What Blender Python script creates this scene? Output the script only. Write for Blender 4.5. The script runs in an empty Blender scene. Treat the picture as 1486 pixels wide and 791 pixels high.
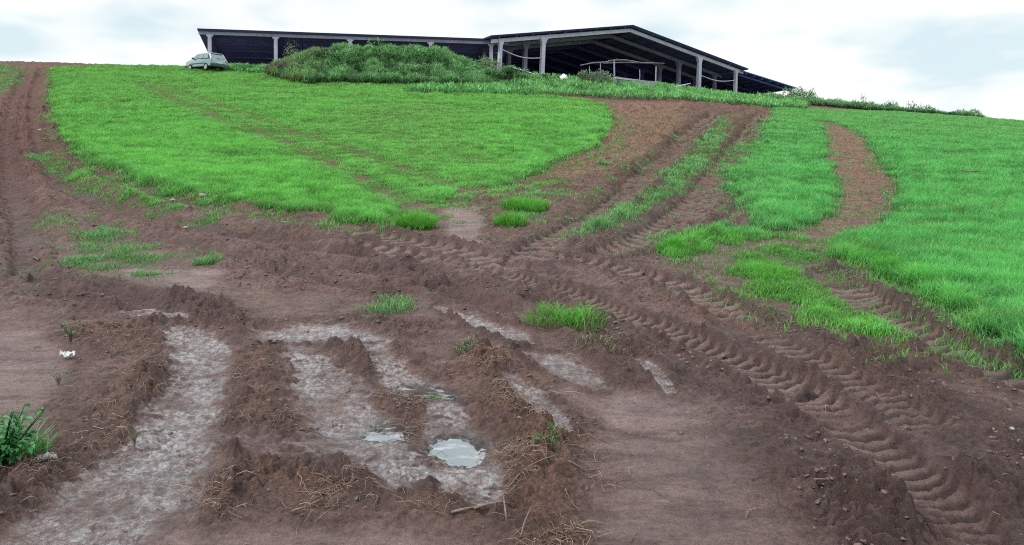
import bpy, math, random
import numpy as np
from mathutils import Vector, Matrix, noise as mnoise

rng = np.random.default_rng(7)
random.seed(7)
scene = bpy.context.scene
COL = scene.collection
R = math.radians

# ------------------------------------------------------------------ view
EYE = 1.6
F = 1144.0            # focal length in photo pixels (photo is 1486 wide)
CX, HZ = 743.0, 300.0  # principal column, eye-level row

cam = bpy.data.cameras.new("camera")
cam.sensor_width = 36
cam.lens = 36 * F / 1486
cam.shift_y = -(395.5 - HZ) / 1486
cam.clip_start = 0.05
cam.clip_end = 30000
camo = bpy.data.objects.new("camera", cam)
COL.objects.link(camo)
camo.location = (0, 0, EYE)
camo.rotation_euler = (R(90), 0, 0)
scene.camera = camo

# ------------------------------------------------------------------ noise
_perm = rng.permutation(256).astype(np.int64)
_perm = np.concatenate([_perm, _perm])
_ang = rng.random(256) * 2 * np.pi
_gx, _gy = np.cos(_ang), np.sin(_ang)
_r1, _r2, _r3 = rng.random(256), rng.random(256), rng.random(256)

def _h(ix, iy, seed):
    return _perm[(_perm[(ix + seed * 17) & 255] + iy + seed * 31) & 255]

def perlin(x, y, seed=0):
    ix = np.floor(x).astype(np.int64); iy = np.floor(y).astype(np.int64)
    fx = x - ix; fy = y - iy
    u = fx * fx * fx * (fx * (fx * 6 - 15) + 10)
    v = fy * fy * fy * (fy * (fy * 6 - 15) + 10)
    def g(dx, dy):
        h = _h(ix + dx, iy + dy, seed)
        return _gx[h] * (fx - dx) + _gy[h] * (fy - dy)
    a = g(0, 0); b = g(1, 0); c = g(0, 1); d = g(1, 1)
    return ((a + (b - a) * u) + ((c + (d - c) * u) - (a + (b - a) * u)) * v) * 1.5

def fbm(x, y, seed=0, octv=4, lac=2.03, gain=.5):
    t = np.zeros_like(x); a = 1.0; n = 0
    for k in range(octv):
        t = t + a * perlin(x + 13.7 * k, y - 7.1 * k, seed + k); n += a
        x = x * lac; y = y * lac; a *= gain
    return t / n * 1.4

def worley(x, y, seed=0):
    ix = np.floor(x).astype(np.int64); iy = np.floor(y).astype(np.int64)
    f1 = np.full(x.shape, 9.0); rid = np.zeros_like(x)
    for dx in (-1, 0, 1):
        for dy in (-1, 0, 1):
            h = _h(ix + dx, iy + dy, seed)
            d = (ix + dx + _r1[h] - x) ** 2 + (iy + dy + _r2[h] - y) ** 2
            m = d < f1
            f1 = np.where(m, d, f1); rid = np.where(m, _r3[h], rid)
    return np.sqrt(f1), rid

def sstep(a, b, x):
    t = np.clip((x - a) / (b - a), 0, 1)
    return t * t * (3 - 2 * t)

# ------------------------------------------------------------------ base terrain
TX = [-200, -60, -45, -27, -5, 10, 22, 32, 41, 50, 62, 80, 200]
TZ = [14.2, 14.5, 14.7, 14.25, 14.2, 14.2, 14.3, 14.0, 12.6, 11.1, 9.6, 8.2, 6.5]
YX = [-200, -45, -27, 0, 12, 22, 32, 41, 50, 62, 90, 200]
YC = [72, 70, 71, 75, 80, 88, 93, 90, 84, 84, 88, 90]

def smooth_interp(x, xs, ys):
    # average of five shifted linear interpolations: rounded corners
    t = 0
    for s in (-4, -2, 0, 2, 4):
        t = t + np.interp(x + s, xs, ys)
    return t / 5

def base(X, Y):
    T = smooth_interp(X, TX, TZ); C = smooth_interp(X, YX, YC)
    t = np.clip(Y - 2.0, 0, None) / (C - 2.0)
    lin = t ** 1.25
    k = 0.05                                       # smooth minimum with the plateau
    h = np.clip(.5 + .5 * (1.0 - lin) / k, 0, 1)
    s = np.where(lin > 3, 1.0, 1.0 * (1 - h) + lin * h - k * h * (1 - h))
    z = T * s
    far = sstep(130, 700, np.hypot(X, Y))
    z = z * (1 - far) - 6 * far
    z = z - .04 * np.clip(2.0 - Y, 0, 30)
    return z

def unproj(px, py):
    """point of the hillside seen at a photo pixel"""
    a = (px - CX) / F; e = (HZ - py) / F
    lo = 2.0
    ys = np.concatenate([np.linspace(2.0, 30, 600), np.linspace(30, 110, 900)[1:]])
    ee = (base(a * ys, ys) - EYE) / ys
    idx = np.where(ee >= e)[0]
    if len(idx) == 0:
        i = int(np.argmax(ee)); y = ys[i]
    else:
        i = idx[0]
        if i == 0: y = ys[0]
        else:
            t = (e - ee[i-1]) / (ee[i] - ee[i-1]); y = ys[i-1] + t * (ys[i] - ys[i-1])
    return a * y, y

def U(pts):
    return np.array([unproj(*p) for p in pts])

# ------------------------------------------------------------------ polygon / line masks
def poly_sd(X, Y, P, margin):
    """signed distance (positive inside) to polygon P, -margin far away"""
    out = np.full(X.shape, -float(margin))
    m = (X > P[:, 0].min() - margin) & (X < P[:, 0].max() + margin) & (Y > P[:, 1].min() - margin) & (Y < P[:, 1].max() + margin)
    if not m.any(): return out
    x = X[m]; y = Y[m]
    d = np.full(x.shape, 1e18); ins = np.zeros(x.shape, bool)
    n = len(P)
    for i in range(n):
        x1, y1 = P[i]; x2, y2 = P[(i + 1) % n]
        dx, dy = x2 - x1, y2 - y1
        t = np.clip(((x - x1) * dx + (y - y1) * dy) / (dx * dx + dy * dy + 1e-12), 0, 1)
        d = np.minimum(d, (x - x1 - t * dx) ** 2 + (y - y1 - t * dy) ** 2)
        c = ((y1 > y) != (y2 > y))
        if dy != 0:
            ins ^= c & (x < (x2 - x1) * (y - y1) / dy + x1)
    d = np.sqrt(d)
    out[m] = np.where(ins, d, -np.minimum(d, margin))
    return out

def line_d(X, Y, P, W, margin):
    """distance, signed side, arclength, local width for polyline P with widths W"""
    m = (X > P[:, 0].min() - margin) & (X < P[:, 0].max() + margin) & (Y > P[:, 1].min() - margin) & (Y < P[:, 1].max() + margin)
    x = X[m]; y = Y[m]
    best = np.full(x.shape, 1e9); sd = np.zeros(x.shape); s = np.zeros(x.shape); w = np.ones(x.shape)
    acc = 0
    for i in range(len(P) - 1):
        x1, y1 = P[i]; dx, dy = P[i + 1] - P[i]; L = math.hypot(dx, dy) + 1e-9
        t = np.clip(((x - x1) * dx + (y - y1) * dy) / (L * L), 0, 1)
        ex = x - x1 - t * dx; ey = y - y1 - t * dy
        d = np.sqrt(ex * ex + ey * ey)
        k = d < best
        best = np.where(k, d, best)
        sd = np.where(k, np.sign(ex * dy - ey * dx) * d, sd)
        s = np.where(k, acc + t * L, s)
        w = np.where(k, W[i] + t * (W[i + 1] - W[i]), w)
        acc += L
    tp = sstep(.0, .5, s) * sstep(.0, .5, acc - s)
    line_d.taper = tp
    return m, best, sd, s, w

def spline(P, W, n=5):
    """Catmull-Rom refinement in the plan"""
    P = np.asarray(P, float); W = np.asarray(W, float)
    Q = np.vstack([2 * P[0] - P[1], P, 2 * P[-1] - P[-2]])
    o = []; ow = []
    for i in range(len(P) - 1):
        p0, p1, p2, p3 = Q[i:i + 4]
        for k in range(n):
            t = k / n
            o.append(.5 * ((2 * p1) + (-p0 + p2) * t + (2 * p0 - 5 * p1 + 4 * p2 - p3) * t * t + (-p0 + 3 * p1 - 3 * p2 + p3) * t ** 3))
            ow.append(W[i] + (W[i + 1] - W[i]) * t)
    o.append(P[-1]); ow.append(W[-1])
    return np.array(o), np.array(ow)

def line(pts, w):
    """pts in photo pixels traced on the ground; w in metres, one or per point"""
    P = U(pts)
    W = np.full(len(P), w, float) if np.isscalar(w) else np.asarray(w, float)
    return spline(P, W)

# ------------------------------------------------------------------ traced features
# treaded wheel ruts: (line, depth, lug height, lug pitch, side of the chevron)
TRACKS = [
    (line([(655,384),(700,391),(751,407),(802,421),(835,431),(869,446),(903,461),(936,470),(970,484),(1004,499),(1037,512),(1071,526),(1110,545),(1150,568),(1190,592),(1225,618)], .40), .065, .042, .125, 1),
    (line([(1190,592),(1240,628),(1290,668),(1340,715),(1385,765),(1430,830)], .40), .06, .034, .12, 1),
    (line([(1090,480),(1130,503),(1170,525),(1212,545),(1258,568),(1295,590),(1341,622),(1370,645)], .36), .045, .032, .125, -1),
    (line([(770,373),(800,376),(836,379),(886,388),(930,402),(960,408),(1000,424),(1050,450),(1090,478)], .42), .05, .040, .19, 1),
    (line([(1215,405),(1260,440),(1300,465),(1340,485),(1393,512),(1440,532),(1500,556),(1580,590)], .50), .10, .042, .17, 1),
    (line([(500,330),(560,344),(620,355),(667,365),(711,378),(760,398)], .55), .08, .04, .26, -1),
    (line([(470,352),(540,360),(600,372),(655,384)], .6), .07, .04, .26, 1),
    (line([(1110,170),(1085,205),(1060,240),(1030,280),(990,315),(930,350),(860,378)], [1.1,1.1,1.0,.9,.8,.7,.6]), .09, .022, .3, 1),
    (line([(1040,165),(1000,200),(955,240),(905,285),(850,325),(800,350),(750,385)], [.9,.9,.8,.7,.6,.6,.6]), .07, .022, .3, -1),
]
# plain ruts
RUTS = [
    (line([(280,335),(380,350),(470,366),(560,384),(640,402),(700,422)], .42), .07),
    (line([(330,378),(430,385),(520,396),(610,412),(690,440),(760,462)], .34), .06),
    (line([(120,318),(220,345),(320,368),(420,402),(520,418),(600,440)], .34), .05),
    (line([(980,205),(930,250),(880,290),(830,322)], .8), .07),
    (line([(1085,260),(1050,310),(990,345),(930,372)], .45), .06),
    (line([(66,98),(52,130),(48,170),(60,215),(90,258),(160,297),(260,322),(370,338),(470,352)], [.9,.9,.9,.9,.8,.7,.7,.6,.6]), .10),
    (line([(42,98),(24,140),(16,200),(20,260),(36,320),(44,360)], .7), .12),
    (line([(85,100),(78,150),(90,205),(130,245),(210,278),(300,300),(400,316),(500,330)], .7), .05),
    (line([(20,428),(90,436),(150,445),(215,455)], .28), .07),
    (line([(40,350),(35,385),(60,408),(130,420),(210,440),(300,452)], .35), .08),
    (line([(430,350),(560,390),(700,420),(800,450),(880,500),(950,560)], .3), .03),
]
# sheets of wet mud and silt: ((line, ...), sink)
WETS = [
    (line([(20,430),(90,438),(150,447),(215,456),(262,463),(290,466)], [.10,.14,.18,.25,.25,.1]), .03, 1.0),
    (line([(262,480),(292,505),(290,540),(276,580),(258,620),(232,665),(190,715),(140,765),(90,820)], [.3,.42,.34,.36,.42,.5,.62,.62,.6]), .05, 1.0),
    (line([(400,488),(450,486),(500,489),(545,497)], [.35,.55,.5,.3]), .03, .9),
    (line([(440,510),(465,545),(490,580),(510,615),(540,650),(590,690)], [.3,.42,.45,.42,.36,.3]), .05, .85),
    (line([(545,505),(570,540),(612,562),(650,570)], [.2,.26,.36,.1]), .04, 1.0),
    (line([(640,590),(655,620),(668,650),(680,690),(700,720)], [.2,.3,.36,.36,.22]), .05, .9),
    (line([(640,446),(690,466),(740,485),(765,500)], [.14,.22,.24,.12]), .03, .9),
    (line([(760,512),(800,524),(840,545),(870,566)], [.12,.26,.26,.12]), .03, .95),
    (line([(735,548),(765,575),(795,605),(820,640)], [.12,.2,.2,.1]), .03, .9),
    (line([(925,520),(950,545),(975,575)], [.08,.13,.08]), .02, .8),
    (line([(840,570),(900,590),(1000,600),(1070,615)], [.3,.5,.6,.3]), .0, .22),
    (line([(360,640),(420,650),(480,650),(560,670)], [.2,.3,.4,.3]), .0, .55),
]
# raised crumbly ridges: (line, height, straw)
BERMS = [
    (line([(1385,640),(1425,675),(1460,715),(1500,770)], [.25,.35,.4,.4]), .12, 0),
    (line([(1400,600),(1450,640),(1500,680)], [.3,.4,.4]), .07, 0),
    (line([(690,510),(722,548),(742,590),(757,640),(772,690),(782,735),(790,770)], [.16,.26,.30,.34,.32,.28,.2]), .10, 1.0),
    (line([(372,512),(384,545),(392,585),(396,625)], [.2,.34,.36,.2]), .07, .5),
    (line([(120,480),(200,485),(240,505),(232,545),(215,585),(195,625),(150,650),(80,685),(10,725),(-60,760)], [.3,.4,.36,.3,.26,.26,.3,.3,.3,.3]), .09, .45),
    (line([(545,520),(575,560),(603,600),(618,640),(640,690)], [.18,.24,.2,.18,.2]), .06, .5),
    (line([(560,395),(640,410),(740,430),(830,462),(900,505),(970,550),(1040,590),(1110,640),(1170,690),(1230,745),(1280,810)], [.25,.25,.28,.3,.34,.36,.36,.36,.38,.4,.4]), .07, 0),
    (line([(1160,610),(1210,650),(1270,710),(1310,760),(1340,810)], [.16,.2,.22,.24,.24]), .06, 0),
    (line([(1100,455),(1200,500),(1300,545),(1400,600),(1500,640)], .35), .05, 0),
    (line([(850,505),(890,530),(930,560)], [.26,.3,.2]), .09, .3),
    (line([(10,402),(80,408),(160,425),(250,438),(320,462)], .3), .08, 0),
    (line([(300,455),(350,485),(420,475),(520,470),(600,480)], .28), .05, .1),
    (line([(1215,395),(1290,440),(1370,480),(1500,535)], .3), .08, 0),
    (line([(350,700),(410,690),(460,700)], .3), .05, .8),
    (line([(640,725),(700,735),(760,735),(800,725)], .16), .05, .6),
]
# ridges of clods thrown up: weight only, polygons of churned soil
CHURN = [
    U([(330,345),(480,335),(640,350),(780,360),(880,345),(1000,385),(1110,440),(1250,500),(1380,500),(1520,545),(1640,700),(1640,900),(1300,840),(1200,740),(1080,640),(960,560),(870,500),(760,470),(640,440),(480,430),(330,420)]),
    U([(760,270),(900,150),(1110,155),(1130,180),(1075,260),(1050,320),(960,330),(900,370),(760,370),(640,350),(650,290)]),
    U([(80,470),(250,470),(245,560),(200,640),(120,680),(0,760),(-100,760),(-60,680),(70,640),(130,560)]),
    U([(-60,330),(40,350),(60,400),(200,420),(340,450),(420,470),(700,520),(850,640),(860,720),(740,791),(560,760),(350,720),(340,600),(350,500),(180,470),(-60,440)]),
]
SMOOTH = [
    U([(880,545),(960,545),(1060,590),(1120,650),(1190,720),(1250,830),(800,850),(830,720),(850,640)]),
    U([(-120,480),(60,478),(96,500),(88,560),(50,620),(-120,640)]),
    U([(380,760),(560,770),(720,800),(700,860),(200,860),(230,770)]),
    U([(640,300),(700,300),(700,355),(650,350)]),
    U([(170,392),(330,392),(300,418),(180,412)]),
]
DRY = [   # paler, warmer crumbly soil
    U([(980,430),(1100,440),(1250,500),(1400,560),(1500,600),(1500,650),(1380,620),(1260,560),(1150,500),(1000,460)]),
    U([(1145,345),(1200,180),(1250,190),(1300,260),(1290,320),(1220,345),(1190,360)]),
    U([(890,150),(1000,150),(980,200),(900,260),(800,260),(760,290),(780,255),(860,220),(890,185)]),
]
# field polygons of young wheat: (poly, density, height, hue 0 yellow-green .. 1 blue-green)
FIELDS = [
    ("left", U([(76,100),(74,130),(78,165),(95,203),(130,235),(190,262),(260,285),(340,299),(420,309),(470,314),(520,328),(552,330),(585,300),(600,296),(640,296),(668,274),(705,272),(760,262),(800,240),(855,217),(888,185),(876,150),(800,141),(740,131),(600,120),(480,109),(400,103),(250,97),(100,97)]), 1.0, .19, .3),
    ("middle", U([(1128,160),(1175,172),(1196,190),(1195,215),(1206,250),(1212,285),(1190,318),(1150,338),(1105,335),(1082,300),(1060,275),(1062,250),(1085,230),(1105,195)]), 1.0, .18, .55),
    ("right", U([(1120,158),(1300,160),(1486,168),(1900,185),(2400,260),(2400,700),(1800,660),(1560,540),(1486,508),(1435,486),(1375,452),(1330,428),(1280,400),(1242,382),(1206,364),(1225,352),(1275,338),(1308,298),(1302,255),(1270,222),(1250,192),(1205,176),(1160,174)]), 1.0, .20, .6),
    ("low", U([(1085,360),(1130,358),(1165,375),(1200,398),(1245,440),(1298,498),(1250,492),(1200,474),(1130,440),(1080,420),(1068,400)]), .60, .16, .4),
    ("rut", U([(1055,170),(1058,195),(1020,250),(975,290),(925,310),(925,295),(965,260),(1010,215),(1035,180)]), .62, .17, .5),
    ("rut", U([(930,300),(880,345),(835,350),(850,325),(900,295)]), .62, .18, .45),
    ("rut", U([(950,340),(1000,325),(1060,325),(1110,345),(1100,365),(1040,360),(1000,378),(960,380)]), .6, .17, .45),
    ("rut", U([(1000,180),(1010,192),(930,250),(860,290),(800,310),(790,300),(870,262),(950,215)]), .26, .14, .6),
    ("rut", U([(1040,225),(1105,180),(1130,165),(1110,210),(1070,250),(1062,280),(1040,262)]), .28, .14, .6),
    ("rut", U([(700,285),(760,265),(840,262),(840,285),(790,318),(720,320)]), .30, .14, .5),
    ("rut", U([(580,282),(640,290),(670,275),(700,292),(640,318),(590,318)]), .26, .13, .4),
    ("rut", U([(1320,455),(1420,480),(1500,512),(1500,530),(1420,500),(1340,478)]), .16, .11, .9),
    ("rut", U([(1020,405),(1075,408),(1130,445),(1080,440),(1030,425)]), .12, .1, .8),
    ("rut", U([(760,262),(890,170),(1000,160),(1120,165),(1060,300),(960,340),(860,360),(740,350),(640,330),(680,290)]), .10, .12, .6),
    ("verge", U([(38,216),(62,220),(120,252),(200,282),(290,303),(310,322),(250,316),(160,292),(90,262),(50,240)]), .52, .12, .6),
    ("verge", U([(60,300),(120,305),(190,335),(240,370),(300,372),(320,392),(190,400),(90,412),(50,395),(100,350),(50,320)]), .42, .11, .7),
    ("verge", U([(-80,92),(20,95),(45,100),(20,130),(-80,160)]), .5, .14, .9),
    ("verge", U([(300,312),(420,318),(470,332),(400,338),(320,328)]), .07, .08, .6),
]
FIELD_CUTS = [   # wheel marks and thin places inside the wheat
    (line([(205,122),(300,163),(400,203),(500,247),(560,280),(600,300)], [.35,.4,.42,.45,.5,.6]), .85),
    (line([(232,122),(340,160),(430,194),(520,222),(600,252),(672,276)], [.3,.35,.38,.42,.5,.6]), .8),
    (line([(590,160),(560,185),(600,205),(640,222),(680,245)], [1.6,1.8,1.2,1.2,.8]), .38),
    (line([(1100,365),(1165,395),(1230,440),(1260,470)], [.2,.3,.3,.25]), .75),
]
BALD = [(180,150,1.2),(300,290,.5),(1195,160,.7),(1270,157,.8),(1240,200,.35),(455,133,.4),(345,230,.6),(1400,260,.3),
        (660,140,.6),(530,140,.6),(1160,195,.4),(870,155,.5),(120,150,.8)]
BALD = [(unproj(a, b), c) for a, b, c in BALD]

def veg(X, Y):
    """wheat density 0..1, height, hue"""
    D = np.zeros(X.shape); Hh = np.full(X.shape, .15); hue = np.full(X.shape, .5)
    wig = fbm(X * 1.1, Y * 1.1, 41, 3) * (.26 + .004 * Y) + fbm(X * 4, Y * 4, 45, 2) * .13
    for name, P, dens, hh, hu in FIELDS:
        soft = .12 if dens > .6 else .35
        sd = poly_sd(X, Y, P, 3.0) + wig * (1.0 if dens > .6 else 1.6)
        m = sstep(-soft * .4, soft, sd)
        if dens >= .6: m = np.maximum(m, .07 * sstep(-.9, 0, sd + .6 * fbm(X * 2.5, Y * 2.5, 66, 2)))
        if dens < .6:
            pat = np.clip(.5 + 1.9 * fbm(X * 1.8, Y * 1.8, 51, 3), 0, 1)
            v = m * dens * pat * 1.6
        else:
            v = m * dens
        k = v > D
        D = np.where(k, v, D); Hh = np.where(k, hh, Hh); hue = np.where(k, hu, hue)
    for (P, W), a in FIELD_CUTS:
        W = W * (.9 + .75 * sstep(12, 30, P[:, 1]))
        m, d, sd, s, w = line_d(X, Y, P, W, 3.5)
        t = a * (1 - .22 * sstep(20, 32, Y[m])) * np.clip(.80 + .9 * fbm(X[m] * .9, Y[m] * .9, 19, 3), .25, 1) * (1 - sstep(.2, .8, d / w + .35 * perlin(X[m] * 3, Y[m] * 3, 9)))
        D[m] *= 1 - t; Hh[m] *= 1 - .45 * (1 - sstep(.5, 2.2, d / w)) - .3 * t
    D = D * (1 - .55 * sstep(.26, .46, fbm(X * 2.1, Y * 1.6, 23, 3)))
    for (bx, by), r in BALD:
        d = np.hypot(X - bx, (Y - by) * .6) / r
        D *= 1 - .75 * (1 - sstep(.5, 1.0, d + .4 * perlin(X * 2.5, Y * 2.5, 14)))
    return D, Hh, hue

PUDDLES = [  # outline in photo pixels on the ground
    ([(575,560),(590,554),(612,553),(635,557),(652,566),(655,574),(640,577),(615,575),(592,570),(578,566)], "oblong", "narrow sky-lit puddle in the wheel rut beyond the other two"),
    ([(526,631),(535,624),(540,616),(552,618),(560,612),(574,612),(583,620),(584,634),(565,637),(545,636)], "small", "small bright puddle beside the low clod ridge"),
    ([(622,652),(630,645),(628,636),(645,628),(672,626),(690,634),(697,650),(694,668),(680,674),(655,672),(640,662)], "large", "largest puddle with painted pale cloud reflections at the foot of the straw ridge"),
]
PUD = []
for pts, nm, lab in PUDDLES:
    P, _ = spline(U(pts + [pts[0]]), [1] * (len(pts) + 1), 4)
    P = P[:-1]
    P = P.mean(0) + (P - P.mean(0)) * 1.22
    zb = base(P[:, 0], P[:, 1])
    PUD.append((P, float(np.percentile(zb, 45)) - .026, lab))

MOUND = [  # (px, Y, radius x, radius y, height)
    (430, 62, 2.4, 2.6, .8), (480, 63, 3.0, 3.0, 1.3), (545, 63.5, 3.6, 3.2, 1.5), (605, 64, 3.0, 3.2, 1.4), (650, 65, 2.4, 3.0, .95),
    (695, 67, 2.0, 2.6, .4), (738, 63, 2.0, 2.0, .25),
]

def detail_fields(X, Y):
    """masks that describe the surface: churn, smooth, dry, wet, straw, rut darkness, height offset"""
    near = Y < 130
    ch = np.full(X.shape, .35)
    w1 = fbm(X * 1.3, Y * 1.3, 3, 3)
    for P in CHURN:
        sd = poly_sd(X, Y, P, 2.0) + .3 * w1
        ch = np.maximum(ch, .35 + .65 * sstep(-.2, .35, sd))
    sm = np.zeros(X.shape)
    for P in SMOOTH:
        sd = poly_sd(X, Y, P, 2.0) + .12 * w1
        sm = np.maximum(sm, sstep(-.05, .12, sd))
    dry = np.zeros(X.shape)
    for P in DRY:
        sd = poly_sd(X, Y, P, 3.0) + .4 * w1
        dry = np.maximum(dry, sstep(-.3, .5, sd))
    dz = np.zeros(X.shape); wet = np.zeros(X.shape); straw = np.zeros(X.shape); dark = np.zeros(X.shape); tread = np.zeros(X.shape); lugm = np.zeros(X.shape)
    edge = .25 * perlin(X * 5, Y * 5, 21) + .15 * perlin(X * 13, Y * 13, 22)
    for (P, W), h, st in BERMS:
        m, d, sd, s, w = line_d(X, Y, P, W, 1.2)
        q = d / w + .7 * edge[m]
        g = line_d.taper * np.exp(-(q * 1.25) ** 2 * 1.3) * (.7 + .6 * perlin(X[m] * 2.2, Y[m] * 2.2, 77))
        dz[m] += .62 * h * g
        ch[m] = np.maximum(ch[m], 1.25 * np.exp(-q * q)); sm[m] *= 1 - np.exp(-q * q)
        straw[m] = np.maximum(straw[m], st * np.exp(-(q * 1.05) ** 2))
        if st == 0: dark[m] = np.maximum(dark[m], .8 * np.exp(-q * q))
    for (P, W), sink, a in WETS:
        m, d, sd, s, w = line_d(X, Y, P, W, 1.5)
        q = d / (w * .62) + 1.0 * edge[m]
        t = 1 - sstep(.45, 1.3, q)
        wet[m] = np.maximum(wet[m], a * t)
        dz[m] -= .5 * sink * (1 - sstep(.4, 1.5, d / (w * .62) + .4 * edge[m]))
        rim = np.exp(-((q - 1.35) / .25) ** 2)
        dz[m] += .02 * rim * (a > .6)
        ch[m] = np.maximum(ch[m], .9 * rim)
        dark[m] = np.maximum(dark[m], .6 * rim)
        straw[m] *= 1 - t; dark[m] *= 1 - t
    for (P, W), dep, lug, pitch, side in TRACKS:
        m, d, sd, s, w = line_d(X, Y, P, W, 1.2)
        xm, ym = X[m], Y[m]
        j = .05 * perlin(xm * 3, ym * 3, 61)
        q = sd / w * 2 + j * 2            # -1..1 across the tyre
        aq = np.abs(q)
        fade = .55 + .6 * perlin(s * .5, s * 0 + w, 63)
        fade = np.clip(fade + .45, .35, 1.15)
        inside = (1 - sstep(.88, 1.12, aq)) * line_d.taper
        ph = (s + side * (.18 * aq * w) * (1 + .3 * q)) / pitch + .16 * perlin(xm * 1.7, ym * 1.7, 64)
        saw = ph - np.floor(ph)
        bar = sstep(.0, .16, saw) * (1 - sstep(.5, .68, saw))
        half = np.where(q > 0, 1.0, .8)
        dz[m] += -dep * inside + 1.5 * lug * (bar - .35) * inside * fade * half
        rim = np.exp(-((aq - 1.28) / .22) ** 2) * (.6 + .9 * perlin(xm * 3.1, ym * 3.1, 65))
        dz[m] += .04 * np.clip(rim, 0, 2) * line_d.taper
        lugm[m] = np.maximum(lugm[m] * (1 - inside), bar * inside * np.clip(fade, 0, 1) * min(1, lug / .045) ** 1.3)
        ch[m] = ch[m] * (1 - (.75 if lug > .03 else .2) * inside * np.clip(fade, 0, 1)) + 0
        ch[m] = np.maximum(ch[m], 1.1 * np.exp(-((aq - 1.35) / .35) ** 2))
        sm[m] *= 1 - sstep(1.6, 1.2, aq) if False else 1 - np.clip(inside, 0, 1)
        dark[m] = np.maximum(dark[m] * (1 - inside), (.15 + 1.05 * (1 - bar)) * inside)
        dark[m] = np.maximum(dark[m], .75 * np.exp(-((aq - 1.3) / .4) ** 2))
        tread[m] = np.maximum(tread[m], inside * (.9 if lug > .03 else .4))
        wet[m] = np.maximum(wet[m] * (1 - inside), .10 * inside * (1 - bar))
    for (P, W), dep in RUTS:
        m, d, sd, s, w = line_d(X, Y, P, W, 1.5)
        q = d / w * 2 + edge[m]
        ins = (1 - sstep(.4, 1.2, q)) * line_d.taper
        dz[m] -= dep * ins
        dz[m] += .04 * np.exp(-((q - 1.5) / .35) ** 2) * line_d.taper
        dark[m] = np.maximum(dark[m], .55 * ins * (1 - .5 * sstep(25, 40, Y[m])))
        ch[m] = np.maximum(ch[m], .9 * np.exp(-((q - 1.5) / .5) ** 2) * line_d.taper)
    return dict(ch=ch, sm=sm, dry=dry, wet=wet, straw=straw, dark=dark, dz=dz, tread=tread, lug=lugm)

def ground(X, Y, full=False):
    X = np.asarray(X, float); Y = np.asarray(Y, float)
    z = base(X, Y)
    for px, my, rx, ry, h in MOUND:
        mx = (px - CX) / F * my
        z = z + h * np.exp(-(((X - mx) / rx) ** 2 + ((Y - my) / ry) ** 2) * 1.2)
    hill = sstep(3, 30, Y)
    z = z + .10 * hill * fbm(X * .18, Y * .18, 90, 2) * (1 - .8 * sstep(66, 72, Y))
    d = detail_fields(X, Y)
    D, Hh, hue = veg(X, Y)
    # keep soil under the wheat calmer
    amp = d['ch'] * (1 - .9 * d['sm']) * (1 - .8 * np.clip(d['wet'] * 1.4, 0, 1)) * (1 - .5 * D)
    amp = amp * (1 - sstep(70, 95, Y)) + .3 * sstep(70, 95, Y)
    wx = X + .06 * perlin(X * 5, Y * 5, 31); wy = Y + .06 * perlin(X * 5 + 9, Y * 5, 32)
    f1, r1 = worley(wx * 4.5, wy * 4.5, 1)
    f2, r2 = worley(wx * 10.5, wy * 10.5, 2)
    f3, r3 = worley(wx * 24, wy * 24, 3)
    c1 = np.clip(1 - f1 * 1.5, 0, 1) ** .8 * (r1 ** 1.5)
    c2 = np.clip(1 - f2 * 1.4, 0, 1) ** .7 * (.2 + r2)
    c3 = np.clip(1 - f3 * 1.35, 0, 1) ** .6 * (.2 + 1.2 * r3)
    pick = np.clip(.65 + 1.3 * fbm(X * 1.2, Y * 1.2, 33, 3), .22, 1.35)
    aniso = fbm(X * 3.0 + Y * .8, Y * 9.0, 37, 3)
    nearf = 1 - sstep(9, 26, Y)
    det = amp * pick * (.060 * c1 + .048 * c2 + .024 * c3 * nearf + .030 * aniso) + amp * .022 * fbm(X * 13, Y * 13, 38, 3)
    det = det + amp * sstep(14, 34, Y) * (.28 * fbm(X * 1.5, Y * .9, 91, 3) + .10 * c1)
    det = det + .012 * fbm(X * 1.1, Y * 1.1, 39, 3) + .0030 * fbm(X * 9, Y * 30, 40, 2)
    det = det + d['sm'] * (.007 * fbm(X * 7, Y * 20, 42, 4) + .020 * np.clip(c2 - .75, 0, 1))
    det = det + np.clip(d['wet'], 0, 1) * (.005 * fbm(X * 14, Y * 20, 43, 3) + .006 * c3 + .012 * np.clip(c2 - .35, 0, 1) * np.clip(.5 + 2 * fbm(X * 2.2, Y * 2.2, 47, 2), 0, 1))
    det = det + d['straw'] * (.03 * fbm(X * 9, Y * 9, 44, 3) + .012 * c3)
    z = z + d['dz'] * (1 + .15 * perlin(X * 4, Y * 4, 46)) + det
    pud = np.zeros(X.shape)
    for P, lev, lab_ in PUD:
        sd = poly_sd(X, Y, P, .6) + .018 * perlin(X * 14, Y * 14, 70) + .012 * perlin(X * 33, Y * 33, 71)
        inn = sstep(-.03, .008, sd)
        lump = .012 * c3 * (.4 + np.clip(1 - sd * 12, 0, 1))
        bed = lev - .022 + lump * .9 + .02 * (1 - sstep(0, .07, sd))
        lip = np.clip(z, lev + .003 + .006 * c3, lev + .008 + .010 * c3 + .16 * np.clip(-sd, 0, 1))
        out = np.where(sd > -.10, lip, z)
        out = z + (lip - z) * sstep(-.34, -.10, sd)
        z = out * (1 - inn) + bed * inn
        pud = np.maximum(pud, sstep(-.035, .0, sd))
    if not full: return z
    d.update(D=D, c1=c1, c2=c2, c3=c3, pick=pick, amp=amp, pud=pud)
    return z, d

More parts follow.
